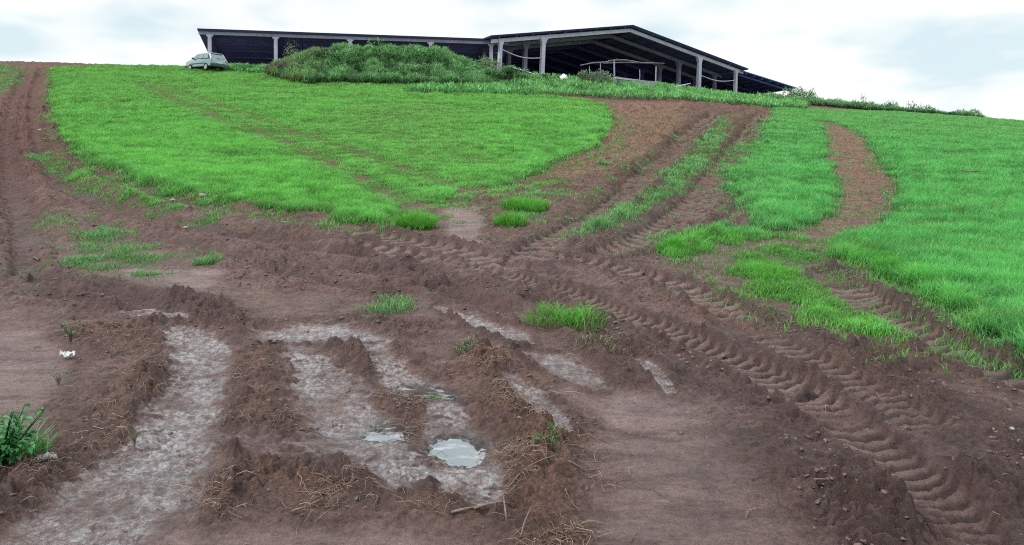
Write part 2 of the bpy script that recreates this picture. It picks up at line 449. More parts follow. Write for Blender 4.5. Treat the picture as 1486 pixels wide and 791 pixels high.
# ------------------------------------------------------------------ mesh helpers
def mesh_arrays(name, V, Fc, mat, smooth=False, attrs=None):
    """V (n,3), Fc (m,k) with constant k; attrs: name -> (n,4) point colours"""
    me = bpy.data.meshes.new(name)
    V = np.asarray(V, np.float32); Fc = np.asarray(Fc, np.int32)
    m, k = Fc.shape
    me.vertices.add(len(V)); me.vertices.foreach_set("co", V.ravel())
    me.loops.add(m * k); me.loops.foreach_set("vertex_index", Fc.ravel())
    me.polygons.add(m); me.polygons.foreach_set("loop_start", np.arange(0, m * k, k, dtype=np.int32))
    me.polygons.foreach_set("loop_total", np.full(m, k, np.int32))
    if smooth: me.polygons.foreach_set("use_smooth", np.ones(m, bool))
    for an, av in (attrs or {}).items():
        a = me.attributes.new(an, 'FLOAT_COLOR', 'POINT')
        a.data.foreach_set("color", np.asarray(av, np.float32).ravel())
    me.update(calc_edges=True)
    me.validate()
    if mat: me.materials.append(mat)
    return me

def link(name, me, parent=None, loc=None):
    o = bpy.data.objects.new(name, me); COL.objects.link(o)
    if parent: o.parent = parent
    if loc is not None: o.location = loc
    return o

def tag(o, label=None, cat=None, group=None, kind=None):
    if label: o["label"] = label
    if cat: o["category"] = cat
    if group: o["group"] = group
    if kind: o["kind"] = kind
    return o

def empty(name, loc, rz=0):
    o = bpy.data.objects.new(name, None); COL.objects.link(o)
    o.location = loc; o.rotation_euler = (0, 0, rz); o.empty_display_size = .2
    return o

# ------------------------------------------------------------------ materials
class NT:
    def __init__(s, name):
        s.m = bpy.data.materials.new(name); s.m.use_nodes = True
        s.t = s.m.node_tree; s.n = s.t.nodes; s.l = s.t.links
        s.b = s.n["Principled BSDF"]; s.out = s.n["Material Output"]
    def new(s, t, **kw):
        n = s.n.new(t)
        for k, v in kw.items(): setattr(n, k, v)
        return n
    def put(s, node, i, v):
        if hasattr(v, 'is_output') or isinstance(v, bpy.types.NodeSocket): s.l.new(v, node.inputs[i])
        else: node.inputs[i].default_value = v
    def noise(s, scale, detail=4, rough=.6, vec=None, out=0):
        n = s.new("ShaderNodeTexNoise"); n.inputs["Scale"].default_value = scale
        n.inputs["Detail"].default_value = detail; n.inputs["Roughness"].default_value = rough
        if vec: s.l.new(vec, n.inputs["Vector"])
        return n.outputs[out]
    def obj(s): return s.new("ShaderNodeTexCoord").outputs["Object"]
    def geo(s): return s.new("ShaderNodeNewGeometry").outputs["Position"]
    def mul(s, vec, sc):
        n = s.new("ShaderNodeVectorMath", operation='MULTIPLY'); s.put(n, 0, vec); n.inputs[1].default_value = sc
        return n.outputs[0]
    def math(s, op, a, b=0.0, clamp=False):
        n = s.new("ShaderNodeMath", operation=op, use_clamp=clamp); s.put(n, 0, a); s.put(n, 1, b); return n.outputs[0]
    def mix(s, f, a, b, bt='MIX'):
        n = s.new("ShaderNodeMix", data_type='RGBA', blend_type=bt)
        s.put(n, 0, f)
        for i, v in ((6, a), (7, b)):
            if isinstance(v, tuple) and len(v) == 3: v = (*v, 1)
            s.put(n, i, v)
        return n.outputs[2]
    def ramp(s, f, a, b):
        n = s.new("ShaderNodeMapRange"); s.put(n, 0, f); n.inputs[1].default_value = a; n.inputs[2].default_value = b
        return n.outputs[0]
    def bump(s, h, strength, dist, nrm=None):
        n = s.new("ShaderNodeBump"); s.put(n, "Height", h); n.inputs["Strength"].default_value = strength
        n.inputs["Distance"].default_value = dist
        if nrm: s.l.new(nrm, n.inputs["Normal"])
        return n.outputs[0]
    def attr(s, name):
        n = s.new("ShaderNodeAttribute"); n.attribute_name = name; return n.outputs["Color"]
    def sep(s, c):
        n = s.new("ShaderNodeSeparateColor"); s.l.new(c, n.inputs[0]); return n.outputs

def ground_mat():
    t = NT("mud_and_soil"); P = t.geo()
    A = t.sep(t.attr("surf")); B = t.sep(t.attr("soil")); C = t.sep(t.attr("extra"))
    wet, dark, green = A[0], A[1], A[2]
    dry, straw, crev_shade = B[0], B[1], B[2]
    smooth, pud, far = C[0], C[1], C[2]
    n1 = t.noise(1.1, 5, .6, P); n2 = t.noise(9, 6, .65, P); n3 = t.noise(44, 6, .75, P); n4 = t.noise(3.2, 5, .7, P)
    mud = t.mix(t.ramp(n1, .35, .68), (.100, .062, .056), (.148, .098, .086))
    mud = t.mix(t.ramp(n4, .42, .70), mud, (.075, .047, .046))
    mud = t.mix(t.math('MULTIPLY', t.ramp(n2, .45, .75), .5), mud, (.200, .140, .118))
    mud = t.mix(dry, mud, t.mix(t.ramp(n2, .35, .65), (.125, .084, .064), (.205, .148, .112)))
    mud = t.mix(t.math('MULTIPLY', smooth, .75), mud, t.mix(t.ramp(n1, .35, .65), (.150, .118, .118), (.245, .198, .192)))
    mud = t.mix(t.math('MULTIPLY', straw, .6), mud, t.mix(t.ramp(n3, .35, .65), (.085, .050, .038), (.21, .138, .088)))
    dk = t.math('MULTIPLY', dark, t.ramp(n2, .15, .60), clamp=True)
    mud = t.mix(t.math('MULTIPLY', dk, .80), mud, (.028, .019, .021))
    silt_sheen = t.mix(t.ramp(t.noise(42, 7, .8, t.mul(P, (1, .8, 1))), .42, .60), (.048, .041, .045), (.44, .465, .54))  # bluish white flecks paint the sky's reflection into the wet mud colour
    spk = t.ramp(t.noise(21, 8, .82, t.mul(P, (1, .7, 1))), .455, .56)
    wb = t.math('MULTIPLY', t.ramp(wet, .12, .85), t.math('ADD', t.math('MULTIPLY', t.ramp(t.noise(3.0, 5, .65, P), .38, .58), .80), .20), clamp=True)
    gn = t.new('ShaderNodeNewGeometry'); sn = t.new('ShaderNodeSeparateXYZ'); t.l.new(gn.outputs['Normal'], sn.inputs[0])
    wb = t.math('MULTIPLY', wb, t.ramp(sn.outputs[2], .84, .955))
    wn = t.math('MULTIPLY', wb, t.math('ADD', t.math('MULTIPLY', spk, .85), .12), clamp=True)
    mud = t.mix(t.math('MULTIPLY', wn, .8), mud, silt_sheen)
    mud = t.mix(t.math('MULTIPLY', crev_shade, .85), mud, (.026, .018, .020))  # shade between clods painted as dark soil colour
    n5 = t.noise(20, 8, .78, t.mul(P, (1, .7, 1)))
    spots = t.math('MULTIPLY', t.math('SUBTRACT', 1.0, t.ramp(n5, .40, .50)), t.math('SUBTRACT', 1.0, t.math('MULTIPLY', smooth, .7)), clamp=True)
    mud = t.mix(t.math('MULTIPLY', spots, .78), mud, (.034, .023, .026))  # random dark flecks painted like small shaded pits
    n6 = t.noise(2.2, 7, .75, t.mul(P, (1, .6, 1)))
    mud = t.mix(t.math('MULTIPLY', t.ramp(n6, .54, .66), .55), mud, (.050, .032, .032))
    n7 = t.noise(5, 7, .72, t.mul(P, (.35, 1.3, 1)))
    mud = t.mix(t.math('MULTIPLY', t.ramp(n7, .48, .62), .7), mud, (.058, .041, .038))
    grain = t.mix(t.ramp(n3, .3, .7), (.62, .60, .62), (1.32, 1.32, 1.34))
    mud = t.mix(1.0, mud, grain, 'MULTIPLY')
    gcol = t.mix(t.ramp(n4, .35, .65), (.030, .085, .018), (.050, .13, .028))
    mud = t.mix(green, mud, gcol)
    mud = t.mix(far, mud, t.mix(n1, (.06, .14, .05), (.09, .17, .06)))
    lug = t.sep(t.attr('lug'))[0]
    mud = t.mix(t.math('MULTIPLY', lug, .85), mud, t.mix(t.ramp(n2, .3, .7), (.12, .092, .090), (.235, .185, .180)))  # tread bar tops painted paler, imitating their wet sheen
    mud = t.mix(1.0, mud, (1.46, 1.25, 1.17), 'MULTIPLY')
    mud = t.mix(pud, mud, (.045, .038, .038))
    t.l.new(mud, t.b.inputs["Base Color"])
    rg = t.mix(wn, t.mix(t.math('MAXIMUM', dry, t.math('MULTIPLY', straw, .8)), t.mix(t.ramp(n4, .35, .65), (.42, .42, .42), (.70, .70, .70)), (.85, .85, .85)), (.24, .24, .24))
    sy = t.new('ShaderNodeSeparateXYZ'); t.l.new(P, sy.inputs[0]); away = t.ramp(sy.outputs[1], 9, 22)
    rg = t.mix(away, rg, (.92, .92, .92))
    rg = t.mix(t.math('MULTIPLY', smooth, .7), rg, t.mix(t.ramp(n2, .35, .65), (.34, .34, .34), (.55, .55, .55)))
    t.l.new(t.math('MULTIPLY', wb, t.math('ADD', t.math('MULTIPLY', spk, .85), .25), clamp=True), t.b.inputs['Coat Weight']); t.b.inputs['Coat Roughness'].default_value = .12; t.b.inputs['Coat IOR'].default_value = 2.3
    rg = t.mix(t.math('MULTIPLY', lug, .7), rg, t.mix(away, (.40, .40, .40), (.8, .8, .8)))
    t.l.new(rg, t.b.inputs["Roughness"])
    sp = t.math('SUBTRACT', t.math('ADD', t.math('MULTIPLY', wet, .3), .42, clamp=True), t.math('MULTIPLY', away, .3), clamp=True)
    t.l.new(sp, t.b.inputs["Specular IOR Level"])
    b1 = t.bump(t.noise(30, 9, .80, P), 1.0, .045)
    b2 = t.bump(t.noise(150, 4, .7, P), .35, .006, b1)
    t.l.new(b2, t.b.inputs["Normal"])
    t.l.new(t.bump(t.noise(20, 5, .65, P), .35, .02), t.b.inputs["Coat Normal"])
    return t.m

def leaf_mat(name, root, tip, rough=.55, trans=.25, vary=.35):
    """colour runs root to tip with attribute 'tint' (r = along, g = random, b = dry and painted far haze)"""
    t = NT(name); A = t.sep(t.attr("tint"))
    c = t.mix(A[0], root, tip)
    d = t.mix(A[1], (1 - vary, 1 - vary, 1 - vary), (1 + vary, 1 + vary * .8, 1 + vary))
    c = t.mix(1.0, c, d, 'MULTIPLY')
    c = t.mix(A[2], c, (.30, .36, .15))
    t.l.new(c, t.b.inputs["Base Color"]); t.b.inputs["Roughness"].default_value = rough
    t.b.inputs["Specular IOR Level"].default_value = .3
    tr = t.new("ShaderNodeBsdfTranslucent"); t.l.new(c, tr.inputs[0])
    mx = t.new("ShaderNodeMixShader"); mx.inputs[0].default_value = trans
    t.l.new(t.b.outputs[0], mx.inputs[1]); t.l.new(tr.outputs[0], mx.inputs[2]); t.l.new(mx.outputs[0], t.out.inputs[0])
    return t.m

def simple_mat(name, c1, c2, scale=8, rough=.7, metal=0, bump=.2, spec=.4, dist=.01, stretch=(1, 1, 1)):
    t = NT(name); P = t.mul(t.obj(), stretch)
    n = t.noise(scale, 6, .65, P); n2 = t.noise(scale * .17, 4, .6, P)
    c = t.mix(t.ramp(n, .3, .7), c1, c2)
    c = t.mix(t.math('MULTIPLY', t.ramp(n2, .45, .7), .5), c, tuple(v * .6 for v in c1))
    t.l.new(c, t.b.inputs["Base Color"]); t.b.inputs["Roughness"].default_value = rough
    t.b.inputs["Metallic"].default_value = metal; t.b.inputs["Specular IOR Level"].default_value = spec
    if bump: t.l.new(t.bump(n, bump, dist), t.b.inputs["Normal"])
    return t.m

M_ground = ground_mat()
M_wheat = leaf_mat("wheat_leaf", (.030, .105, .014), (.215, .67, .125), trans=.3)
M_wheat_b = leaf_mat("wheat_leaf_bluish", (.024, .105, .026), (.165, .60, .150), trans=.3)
M_tuft = leaf_mat("fresh_grass", (.05, .16, .02), (.15, .58, .065), trans=.3)
M_weed = leaf_mat("rank_weeds", (.014, .046, .020), (.215, .48, .185), vary=.45, trans=.35)
M_verge = leaf_mat("verge_grass", (.022, .080, .025), (.22, .60, .18), vary=.4)
M_brownweed = leaf_mat("dry_weeds", (.07, .065, .05), (.19, .185, .14), vary=.35)
M_pale = leaf_mat("pale_leaves", (.10, .15, .09), (.24, .31, .21), vary=.3)
M_bush = leaf_mat("bush_leaves", (.03, .07, .025), (.13, .22, .10), vary=.45)
M_broad = leaf_mat("broad_leaves", (.03, .11, .03), (.08, .32, .10), vary=.4, rough=.4)
M_straw = leaf_mat("straw", (.10, .068, .050), (.30, .225, .165), vary=.5, trans=.05, rough=.8)
M_wood = simple_mat("weathered_wood", (.12, .12, .15), (.22, .22, .27), 14, .85, stretch=(1, 1, .15))
M_stick = simple_mat("peeled_stick", (.13, .09, .075), (.26, .19, .155), 40, .8)
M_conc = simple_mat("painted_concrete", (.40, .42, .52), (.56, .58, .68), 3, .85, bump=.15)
M_conc_d = simple_mat("darker_concrete", (.22, .24, .32), (.34, .36, .46), 3, .85, bump=.15)
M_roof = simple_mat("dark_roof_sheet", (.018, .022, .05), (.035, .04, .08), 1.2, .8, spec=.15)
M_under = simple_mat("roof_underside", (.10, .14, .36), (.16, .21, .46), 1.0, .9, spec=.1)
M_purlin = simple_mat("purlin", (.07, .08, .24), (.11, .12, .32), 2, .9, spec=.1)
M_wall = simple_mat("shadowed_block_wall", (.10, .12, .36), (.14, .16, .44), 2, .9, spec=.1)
M_low = simple_mat("low_block_wall", (.24, .25, .28), (.38, .39, .42), 5, .9)
M_stone = simple_mat("pale_stone", (.26, .24, .22), (.42, .40, .37), 20, .8)
M_white = simple_mat("white_plastic", (.72, .73, .75), (.85, .85, .86), 20, .45)
M_clod = simple_mat("mud_clod", (.060, .040, .038), (.175, .120, .108), 30, .5, bump=.6, dist=.012, spec=.5)
M_twig = simple_mat("bark", (.05, .035, .03), (.12, .09, .07), 30, .85)

def water_mat():
    t = NT("puddle_water"); P = t.geo()
    cloud_patch = t.ramp(t.noise(7, 5, .6, t.mul(P, (1, 1.6, 1))), .50, .66)
    c = t.mix(cloud_patch, (.035, .034, .036), (.36, .37, .41))  # pale patches paint cloud reflections into the water colour
    t.l.new(c, t.b.inputs["Base Color"])
    t.l.new(t.mix(cloud_patch, (.02, .02, .02), (.35, .35, .35)), t.b.inputs["Roughness"])
    t.b.inputs["IOR"].default_value = 1.9
    t.b.inputs["Specular IOR Level"].default_value = .9
    t.b.inputs["Coat Weight"].default_value = 1.0; t.b.inputs["Coat IOR"].default_value = 1.9
    t.b.inputs["Coat Roughness"].default_value = .02
    t.l.new(t.bump(t.noise(18, 3, .5, P), .06, .01), t.b.inputs["Normal"])
    return t.m
M_water = water_mat()

# ------------------------------------------------------------------ ground sheet
def grow(a0, step, ratio, lim):
    o = []; a = a0
    while a < lim:
        a += step; step *= ratio; o.append(a)
    return o
cols = list(np.arange(-.80, .8001, .00135))
ext = grow(.80, .006, 1.13, 40)
cols = np.array([-v for v in reversed(ext)] + cols + ext)
rows = list(np.linspace(-60, 1.5, 24)) + grow(1.5, .05, .97, 2.9)
y = rows[-1]
while y < 22: y += .0020 * y; rows.append(y)
while y < 105: y += .006 * y; rows.append(y)
while y < 6000: y += .05 * y; rows.append(y)
rows = np.array(rows)
wY = np.where(rows > 3, rows, 3 + (np.clip(3 - rows, 0, None)) * .6)
GX = (cols[None, :] * wY[:, None]); GY = np.repeat(rows[:, None], len(cols), 1)
gz = np.zeros(GX.size)
gx, gy = GX.ravel(), GY.ravel()
_act = (gy > 1.4) & (gy < 112) & (np.abs(gx) < np.maximum(gy, 3) * 1.3)
za_, da_ = ground(gx[_act], gy[_act], True)
gz = base(gx, gy); gz[_act] = za_
gd = {}
for k_, v_ in da_.items():
    gd[k_] = np.zeros(gx.size); gd[k_][_act] = v_
print("ground verts", gx.size, _act.sum())
nr, nc = GX.shape
ii = (np.arange(nr - 1)[:, None] * nc + np.arange(nc - 1)[None, :]).ravel()
faces = np.stack([ii, ii + 1, ii + nc + 1, ii + nc], 1)
green = np.clip(gd['D'] * 1.15, 0, 1) * .85
nearcam = np.clip(gd['amp'], 0, 1)
crev_shade = np.clip(1 - (gd['c2'] + gd['c1'] * .8 + gd['c3'] * .6) * 1.7, 0, 1) * np.clip(gd['amp'] * gd['pick'] * 1.2, 0, 1) * (1 - gd['tread'])  # mask for the painted shade between clods
farm = sstep(95, 140, np.hypot(gx, gy))
weedy = sstep(0, .5, np.clip(gz - base(gx, gy), 0, 1)) * sstep(55, 58, gy)
one = np.ones_like(gx)
attrs = {
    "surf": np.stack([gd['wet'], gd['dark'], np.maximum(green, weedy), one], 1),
    "soil": np.stack([gd['dry'] * (1 - .6 * gd['dark']), gd['straw'], crev_shade, one], 1),
    "lug": np.stack([gd['lug'], gd['lug'], gd['lug'], one], 1),
    "extra": np.stack([gd['sm'], gd['pud'], farm, one], 1),
}
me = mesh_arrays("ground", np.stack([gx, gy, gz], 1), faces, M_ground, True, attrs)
go = link("ground", me)
tag(go, "rising hillside of churned reddish brown mud, wheel ruts and bare soil", None, None, "structure")
del gd, GX, GY

_gz2 = gz.reshape(nr, nc)
def ground(X, Y, full=False):
    # height of the finished sheet, bilinear between its vertices
    X = np.asarray(X, float); Y = np.asarray(Y, float)
    i = np.clip(np.searchsorted(rows, Y) - 1, 0, nr - 2)
    t = np.clip((Y - rows[i]) / (rows[i + 1] - rows[i]), 0, 1)
    a = X / np.where(Y > 3, Y, 3 + np.clip(3 - Y, 0, None) * .6)
    j = np.clip(np.searchsorted(cols, a) - 1, 0, nc - 2)
    u = np.clip((a - cols[j]) / (cols[j + 1] - cols[j]), 0, 1)
    return (_gz2[i, j] * (1 - u) + _gz2[i, j + 1] * u) * (1 - t) + (_gz2[i + 1, j] * (1 - u) + _gz2[i + 1, j + 1] * u) * t

# ------------------------------------------------------------------ puddles
for P, lev, lab in PUD:
    c = P.mean(0); Q = c + (P - c) * 1.12
    n = len(Q)
    V = np.vstack([[c[0], c[1], lev], np.column_stack([Q, np.full(n, lev)])])
    Fc = [(0, 1 + i, 1 + (i + 1) % n) for i in range(n)]
    Fc = [f if (Q[f[1]-1][0]-c[0])*(Q[f[2]-1][1]-c[1])-(Q[f[1]-1][1]-c[1])*(Q[f[2]-1][0]-c[0]) > 0 else f[::-1] for f in Fc]
    o = link("puddle", mesh_arrays("puddle", V, Fc, M_water))
    tag(o, lab, None, "puddles in the wheel ruts", "structure")

# ------------------------------------------------------------------ blades
def blades(name, mat, B, H, W, lean, tone, dry, bend=.5, yaw=None, origin=None, smooth=False):
    """B (n,3) feet, H heights, W widths, lean (n,2) tip offset as a share of height"""
    n = len(B)
    if yaw is None: yaw = rng.random(n) * 2 * np.pi
    side = np.stack([np.cos(yaw), np.sin(yaw), np.zeros(n)], 1) * (W / 2)[:, None]
    if origin is not None: B = B - np.asarray(origin)[None, :]
    L = np.stack([lean[:, 0] * H, lean[:, 1] * H, np.zeros(n)], 1)
    up = np.stack([np.zeros(n), np.zeros(n), H], 1)
    m = B + up * .55 + L * (.25 + .1 * bend); tip = B + up * (1 - .25 * np.hypot(lean[:, 0], lean[:, 1])[:, None].clip(0, 1.6)) + L
    V = np.stack([B - side, B + side, m - side * .8, m + side * .8, tip], 1).reshape(-1, 3)
    k = np.arange(n)[:, None] * 5
    Fc = np.concatenate([k + [0, 1, 3], k + [0, 3, 2], k + [2, 3, 4]], 0)
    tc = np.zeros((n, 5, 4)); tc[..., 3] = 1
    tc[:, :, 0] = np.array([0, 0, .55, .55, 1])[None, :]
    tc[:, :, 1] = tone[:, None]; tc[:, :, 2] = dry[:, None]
    return mesh_arrays(name, V, Fc, mat, smooth, {"tint": tc.reshape(-1, 4)})

def sample_polar(n, y0, y1, a0, a1, power=1.0):
    """points spread with density ~ 1/Y^power over the fan the hillside fills"""
    u = rng.random(n)
    k = 2 - power
    Y = (y0 ** k + u * (y1 ** k - y0 ** k)) ** (1 / k) if abs(k) > 1e-6 else y0 * (y1 / y0) ** u
    X = (a0 + rng.random(n) * (a1 - a0)) * Y
    return X, Y

def wheat(name, names, mat, n, y0, y1, a0, a1, label, cat="crop", hmul=1.0, power=1.75, group=None):
    sel = [f for f in FIELDS if f[0] in names]
    X, Y = sample_polar(n, y0, y1, a0, a1, power)
    m = np.zeros(n, bool)
    for f in sel: m |= poly_sd(X, Y, f[1], 1.2) > -1.0
    X, Y = X[m], Y[m]
    D, Hh, hue = veg(X, Y)
    own = np.zeros(len(X), bool)
    for f in sel: own |= poly_sd(X, Y, f[1], 1.4) > -1.15
    keep = (rng.random(len(X)) < D) & own
    X, Y, Hh, D = X[keep], Y[keep], Hh[keep], D[keep]
    # tufts -> blades
    nb = 7
    tt = np.repeat(rng.normal(size=len(X)) * .22, nb); th = np.repeat(.8 + .4 * rng.random(len(X)), nb)
    spread = .035 + .0022 * Y
    X = np.repeat(X, nb) + rng.normal(size=len(X) * nb) * np.repeat(spread, nb)
    Y = np.repeat(Y, nb) + rng.normal(size=len(Y) * nb) * np.repeat(spread, nb)
    Hh = np.repeat(Hh, nb); D = np.repeat(D, nb)
    Z = ground(X, Y) - .01
    patch = fbm(X * .45, Y * .45, 81, 3); patch2 = fbm(X * 2.2, Y * 2.2, 82, 3)
    H = th * Hh * hmul * (.72 + .45 * rng.random(len(X)) + .30 * patch + .35 * patch2) * (.6 + .4 * D) * (.78 + .22 * sstep(.3, .9, D))
    W = np.maximum(.0065, .00062 * Y) * (.8 + .5 * rng.random(len(X)))
    lean = rng.normal(size=(len(X), 2)) * .42 + np.array([.10, -.05])
    tone = np.clip(.5 + .9 * patch2 + .5 * patch + .18 * rng.normal(size=len(X)) + tt, 0, 1)
    yel_haze = np.clip(fbm(X * 1.0, Y * 1.0, 85, 3) - .25, 0, 1) * .5 + .16 * sstep(18, 60, Y) + .12 * (1 - sstep(.10, .17, Hh)) * (D > .3)  # yellowed patches, plus distance haze painted into the far blades
    dry = np.clip((rng.random(len(X)) < .018) * .8 + yel_haze + .10 * (1 - D), 0, 1)
    yaw = rng.normal(size=len(X)) * .8
    print(name, len(X))
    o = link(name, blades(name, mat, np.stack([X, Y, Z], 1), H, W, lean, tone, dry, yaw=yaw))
    return tag(o, label, None, group, "stuff")

wheat("young_wheat", ["left"], M_wheat, 250000, 10, 76, -.63, .16, "dense bright green young wheat on the slope below the mound and parked car")
wheat("young_wheat", ["middle", "right"], M_wheat_b, 230000, 6, 96, .26, .95, "dense green young wheat on the slope beyond the curved bare strip")
wheat("young_wheat", ["low"], M_tuft, 42000, 5, 16, .2, .6, "bright green strip of wheat between two tractor ruts")
wheat("wheat_seedlings", ["rut"], M_verge, 110000, 6, 80, -.2, .75, "thin wheat seedlings surviving in strips between the ruts up to the barn", power=1.6)
wheat("verge_grass", ["verge"], M_verge, 90000, 6, 80, -.75, -.2, "short rough grass between the wheel ruts of the dirt road", power=1.6)

# scattered weeds and dead shoots all over the mud
def litter(name, n, label, mat, wmask, hrange, y0=3.2, y1=40, a0=-.75, a1=.8, green=False, flat=.9, thick=.004):
    X, Y = sample_polar(n, y0, y1, a0, a1, 1.5)
    d = detail_fields(X, Y)
    p = wmask(d, X, Y)
    k = rng.random(n) < p
    X, Y = X[k], Y[k]; n = len(X)
    Z = ground(X, Y) + .006
    yaw = rng.random(n) * 2 * np.pi
    L = hrange[0] + (hrange[1] - hrange[0]) * rng.random(n) ** 2
    c, s = np.cos(yaw), np.sin(yaw)
    up = np.abs(rng.normal(size=n)) * (1 - flat) + .04
    W = np.maximum(thick, .0005 * Y) * (.7 + .7 * rng.random(n))
    mid = np.stack([X + c * L * .5 + rng.normal(size=n) * L * .12, Y + s * L * .5 + rng.normal(size=n) * L * .12, Z + up * L * .6 + .006], 1)
    ex, ey = X + c * L, Y + s * L
    ze = ground(ex, ey) + .006 + up * L * .5
    A = np.stack([X, Y, Z], 1); E = np.stack([ex, ey, ze], 1)
    q = ground(mid[:, 0], mid[:, 1]); mid[:, 2] = np.maximum(mid[:, 2], q + .008)
    # three-sided stalks so they read from every side
    sd = np.stack([-s, c, np.zeros(n)], 1) * (W / 2)[:, None]; tp = np.array([0, 0, 1.0])[None, :] * W[:, None] * .8
    V = np.stack([A - sd, A + sd, A + tp, mid - sd, mid + sd, mid + tp, E - sd * .5, E + sd * .5, E + tp * .5], 1).reshape(-1, 3)
    kk = np.arange(n)[:, None] * 9
    f = []
    for a in (0, 3):
        for i, j in ((0, 1), (1, 2), (2, 0)):
            f += [kk + [a + i, a + j, a + 3 + j, a + 3 + i]]
    Fc = np.concatenate(f, 0)
    tc = np.zeros((n, 9, 4)); tc[..., 3] = 1; tc[:, :, 0] = rng.random(n)[:, None]; tc[:, :, 1] = rng.random(n)[:, None]
    o = link(name, mesh_arrays(name, V, Fc, mat, False, {"tint": tc.reshape(-1, 4)}))
    print(name, n)
    return tag(o, label, None, None, "stuff")

litter("straw_litter", 150000, "matted straw and root fibres along the crumbly ridges", M_straw, lambda d, X, Y: np.clip(d['straw'] * .9 * sstep(-.25, .25, fbm(X * 2, Y * 2, 15, 2)) , 0, 1) , (.03, .15), y1=12, thick=.0028)
litter("stubble_litter", 26000, "loose bits of straw and dead shoots strewn over the mud", M_straw, lambda d, X, Y: np.clip((.10 + .25 * d['dry']) * (1 - d['wet']) * sstep(-.1, .5, fbm(X * 1.4, Y * 1.4, 16, 3)), 0, 1), (.03, .14), y1=45)

# ------------------------------------------------------------------ clods
def ico():
    import bmesh
    bm = bmesh.new(); bmesh.ops.create_icosphere(bm, subdivisions=2, radius=1)
    v = np.array([x.co[:] for x in bm.verts]); f = np.array([[a.index for a in p.verts] for p in bm.faces]); bm.free()
    return v, f
IV, IF = ico()
VAR = []
for k in range(14):
    v = IV.copy()
    for i, p in enumerate(v):
        q = Vector(p) * 1.1 + Vector((k * 9.1, 3, 1))
        r = 1 + .75 * mnoise.noise(q * 1.3) + .75 * mnoise.noise(q * 3.3)
        v[i] = p * r
    v[:, 2] *= .75
    VAR.append(v)

def clods(name, n, y0, y1, rmin, rmax, pm, label):
    X, Y = sample_polar(n, y0, y1, -.75, .8, 1.35)
    d = detail_fields(X, Y); D, _, _ = veg(X, Y)
    p = pm(d, X, Y) * (1 - D)
    k = rng.random(n) < p
    X, Y = X[k], Y[k]; n = len(X)
    r = (rmin + (rmax - rmin) * rng.random(n) ** 3.4) * (.6 + .05 * Y)
    Z = ground(X, Y) - r * .15
    yaw = rng.random(n) * 2 * np.pi; var = rng.integers(0, len(VAR), n)
    base_v = np.array(VAR)[var]                        # n,42,3
    sx = (.7 + .9 * rng.random(n)); 
    bx = base_v[:, :, 0] * sx[:, None]; by = base_v[:, :, 1]
    c, s = np.cos(yaw)[:, None], np.sin(yaw)[:, None]
    V = np.stack([(bx * c - by * s) * r[:, None] + X[:, None], (bx * s + by * c) * r[:, None] + Y[:, None], base_v[:, :, 2] * r[:, None] + Z[:, None]], 2)
    nv = V.shape[1]
    Fc = (IF[None] + (np.arange(n) * nv)[:, None, None]).reshape(-1, 3)
    o = link(name, mesh_arrays(name, V.reshape(-1, 3), Fc, M_clod, False))
    print(name, n)
    return tag(o, label, None, None, "stuff")
def p_clod(d, X, Y):
    g = sstep(-.15, .45, fbm(X * 1.7, Y * 1.7, 18, 3))
    pf = np.ones(X.shape)
    for P_, l_, _ in PUD: pf *= 1 - sstep(-.12, -.02, poly_sd(X, Y, P_, .6))
    g = g * pf * (.45 + .55 * sstep(4.5, 7.5, Y))
    return np.clip((d['ch'] - .3) * .75 * g * (1 - .85 * d['sm']) * (1 - .8 * np.clip(d['wet'], 0, 1)) * (1 - .85 * d['tread']) + .5 * d['dark'] * (1 - d['tread']) * g, 0, 1)
clods("mud_clods", 200000, 3.2, 42, .004, .020, p_clod, "loose crumbs and clods of dark mud along the tractor ruts")

# ------------------------------------------------------------------ grass tufts standing alone in the mud
def gpt(px, py):
    x, y_ = unproj(px, py)
    return x, y_, float(ground(np.array([x]), np.array([y_]))[0])

def tuft(px, py, wpx, n, h, mat, label, lobes=1, splay=.5, dryness=.05, depth=.9, group="grass tufts left standing in the mud"):
    x, yy, z = gpt(px, py)
    w = wpx * yy / F / 2
    if lobes > 1:
        cs = [(x + (rng.random() - .5) * w * 1.2, yy + (rng.random() - .5) * w * 1.4) for _ in range(lobes)]
    else: cs = [(x, yy)]
    ci = rng.integers(0, len(cs), n); C = np.array(cs)[ci]
    rr = np.sqrt(rng.random(n)) * w * (1 if lobes == 1 else .62); an = rng.random(n) * 2 * np.pi
    ox, oy = rr * np.cos(an), rr * np.sin(an) * depth
    X, Y = C[:, 0] + ox, C[:, 1] + oy
    Z = ground(X, Y) - .01
    edge = rr / (w + 1e-6)
    H = h * (1.1 - .55 * edge) * (.45 + .75 * rng.random(n))
    lean = np.stack([ox, oy], 1) / (w + 1e-6) * splay + rng.normal(size=(n, 2)) * .42
    W = np.maximum(.006, .0006 * yy) * (.7 + .6 * rng.random(n))
    tone = np.clip(.5 + .3 * rng.normal(size=n), 0, 1)
    dry = (rng.random(n) < dryness) * .8
    o = link("grass_tuft", blades("grass_tuft", mat, np.stack([X, Y, Z], 1), H, W, lean, tone, dry, yaw=rng.normal(size=n) * 1.0, origin=(x, yy, z)), loc=(x, yy, z))
    return tag(o, label, "grass tuft", group)

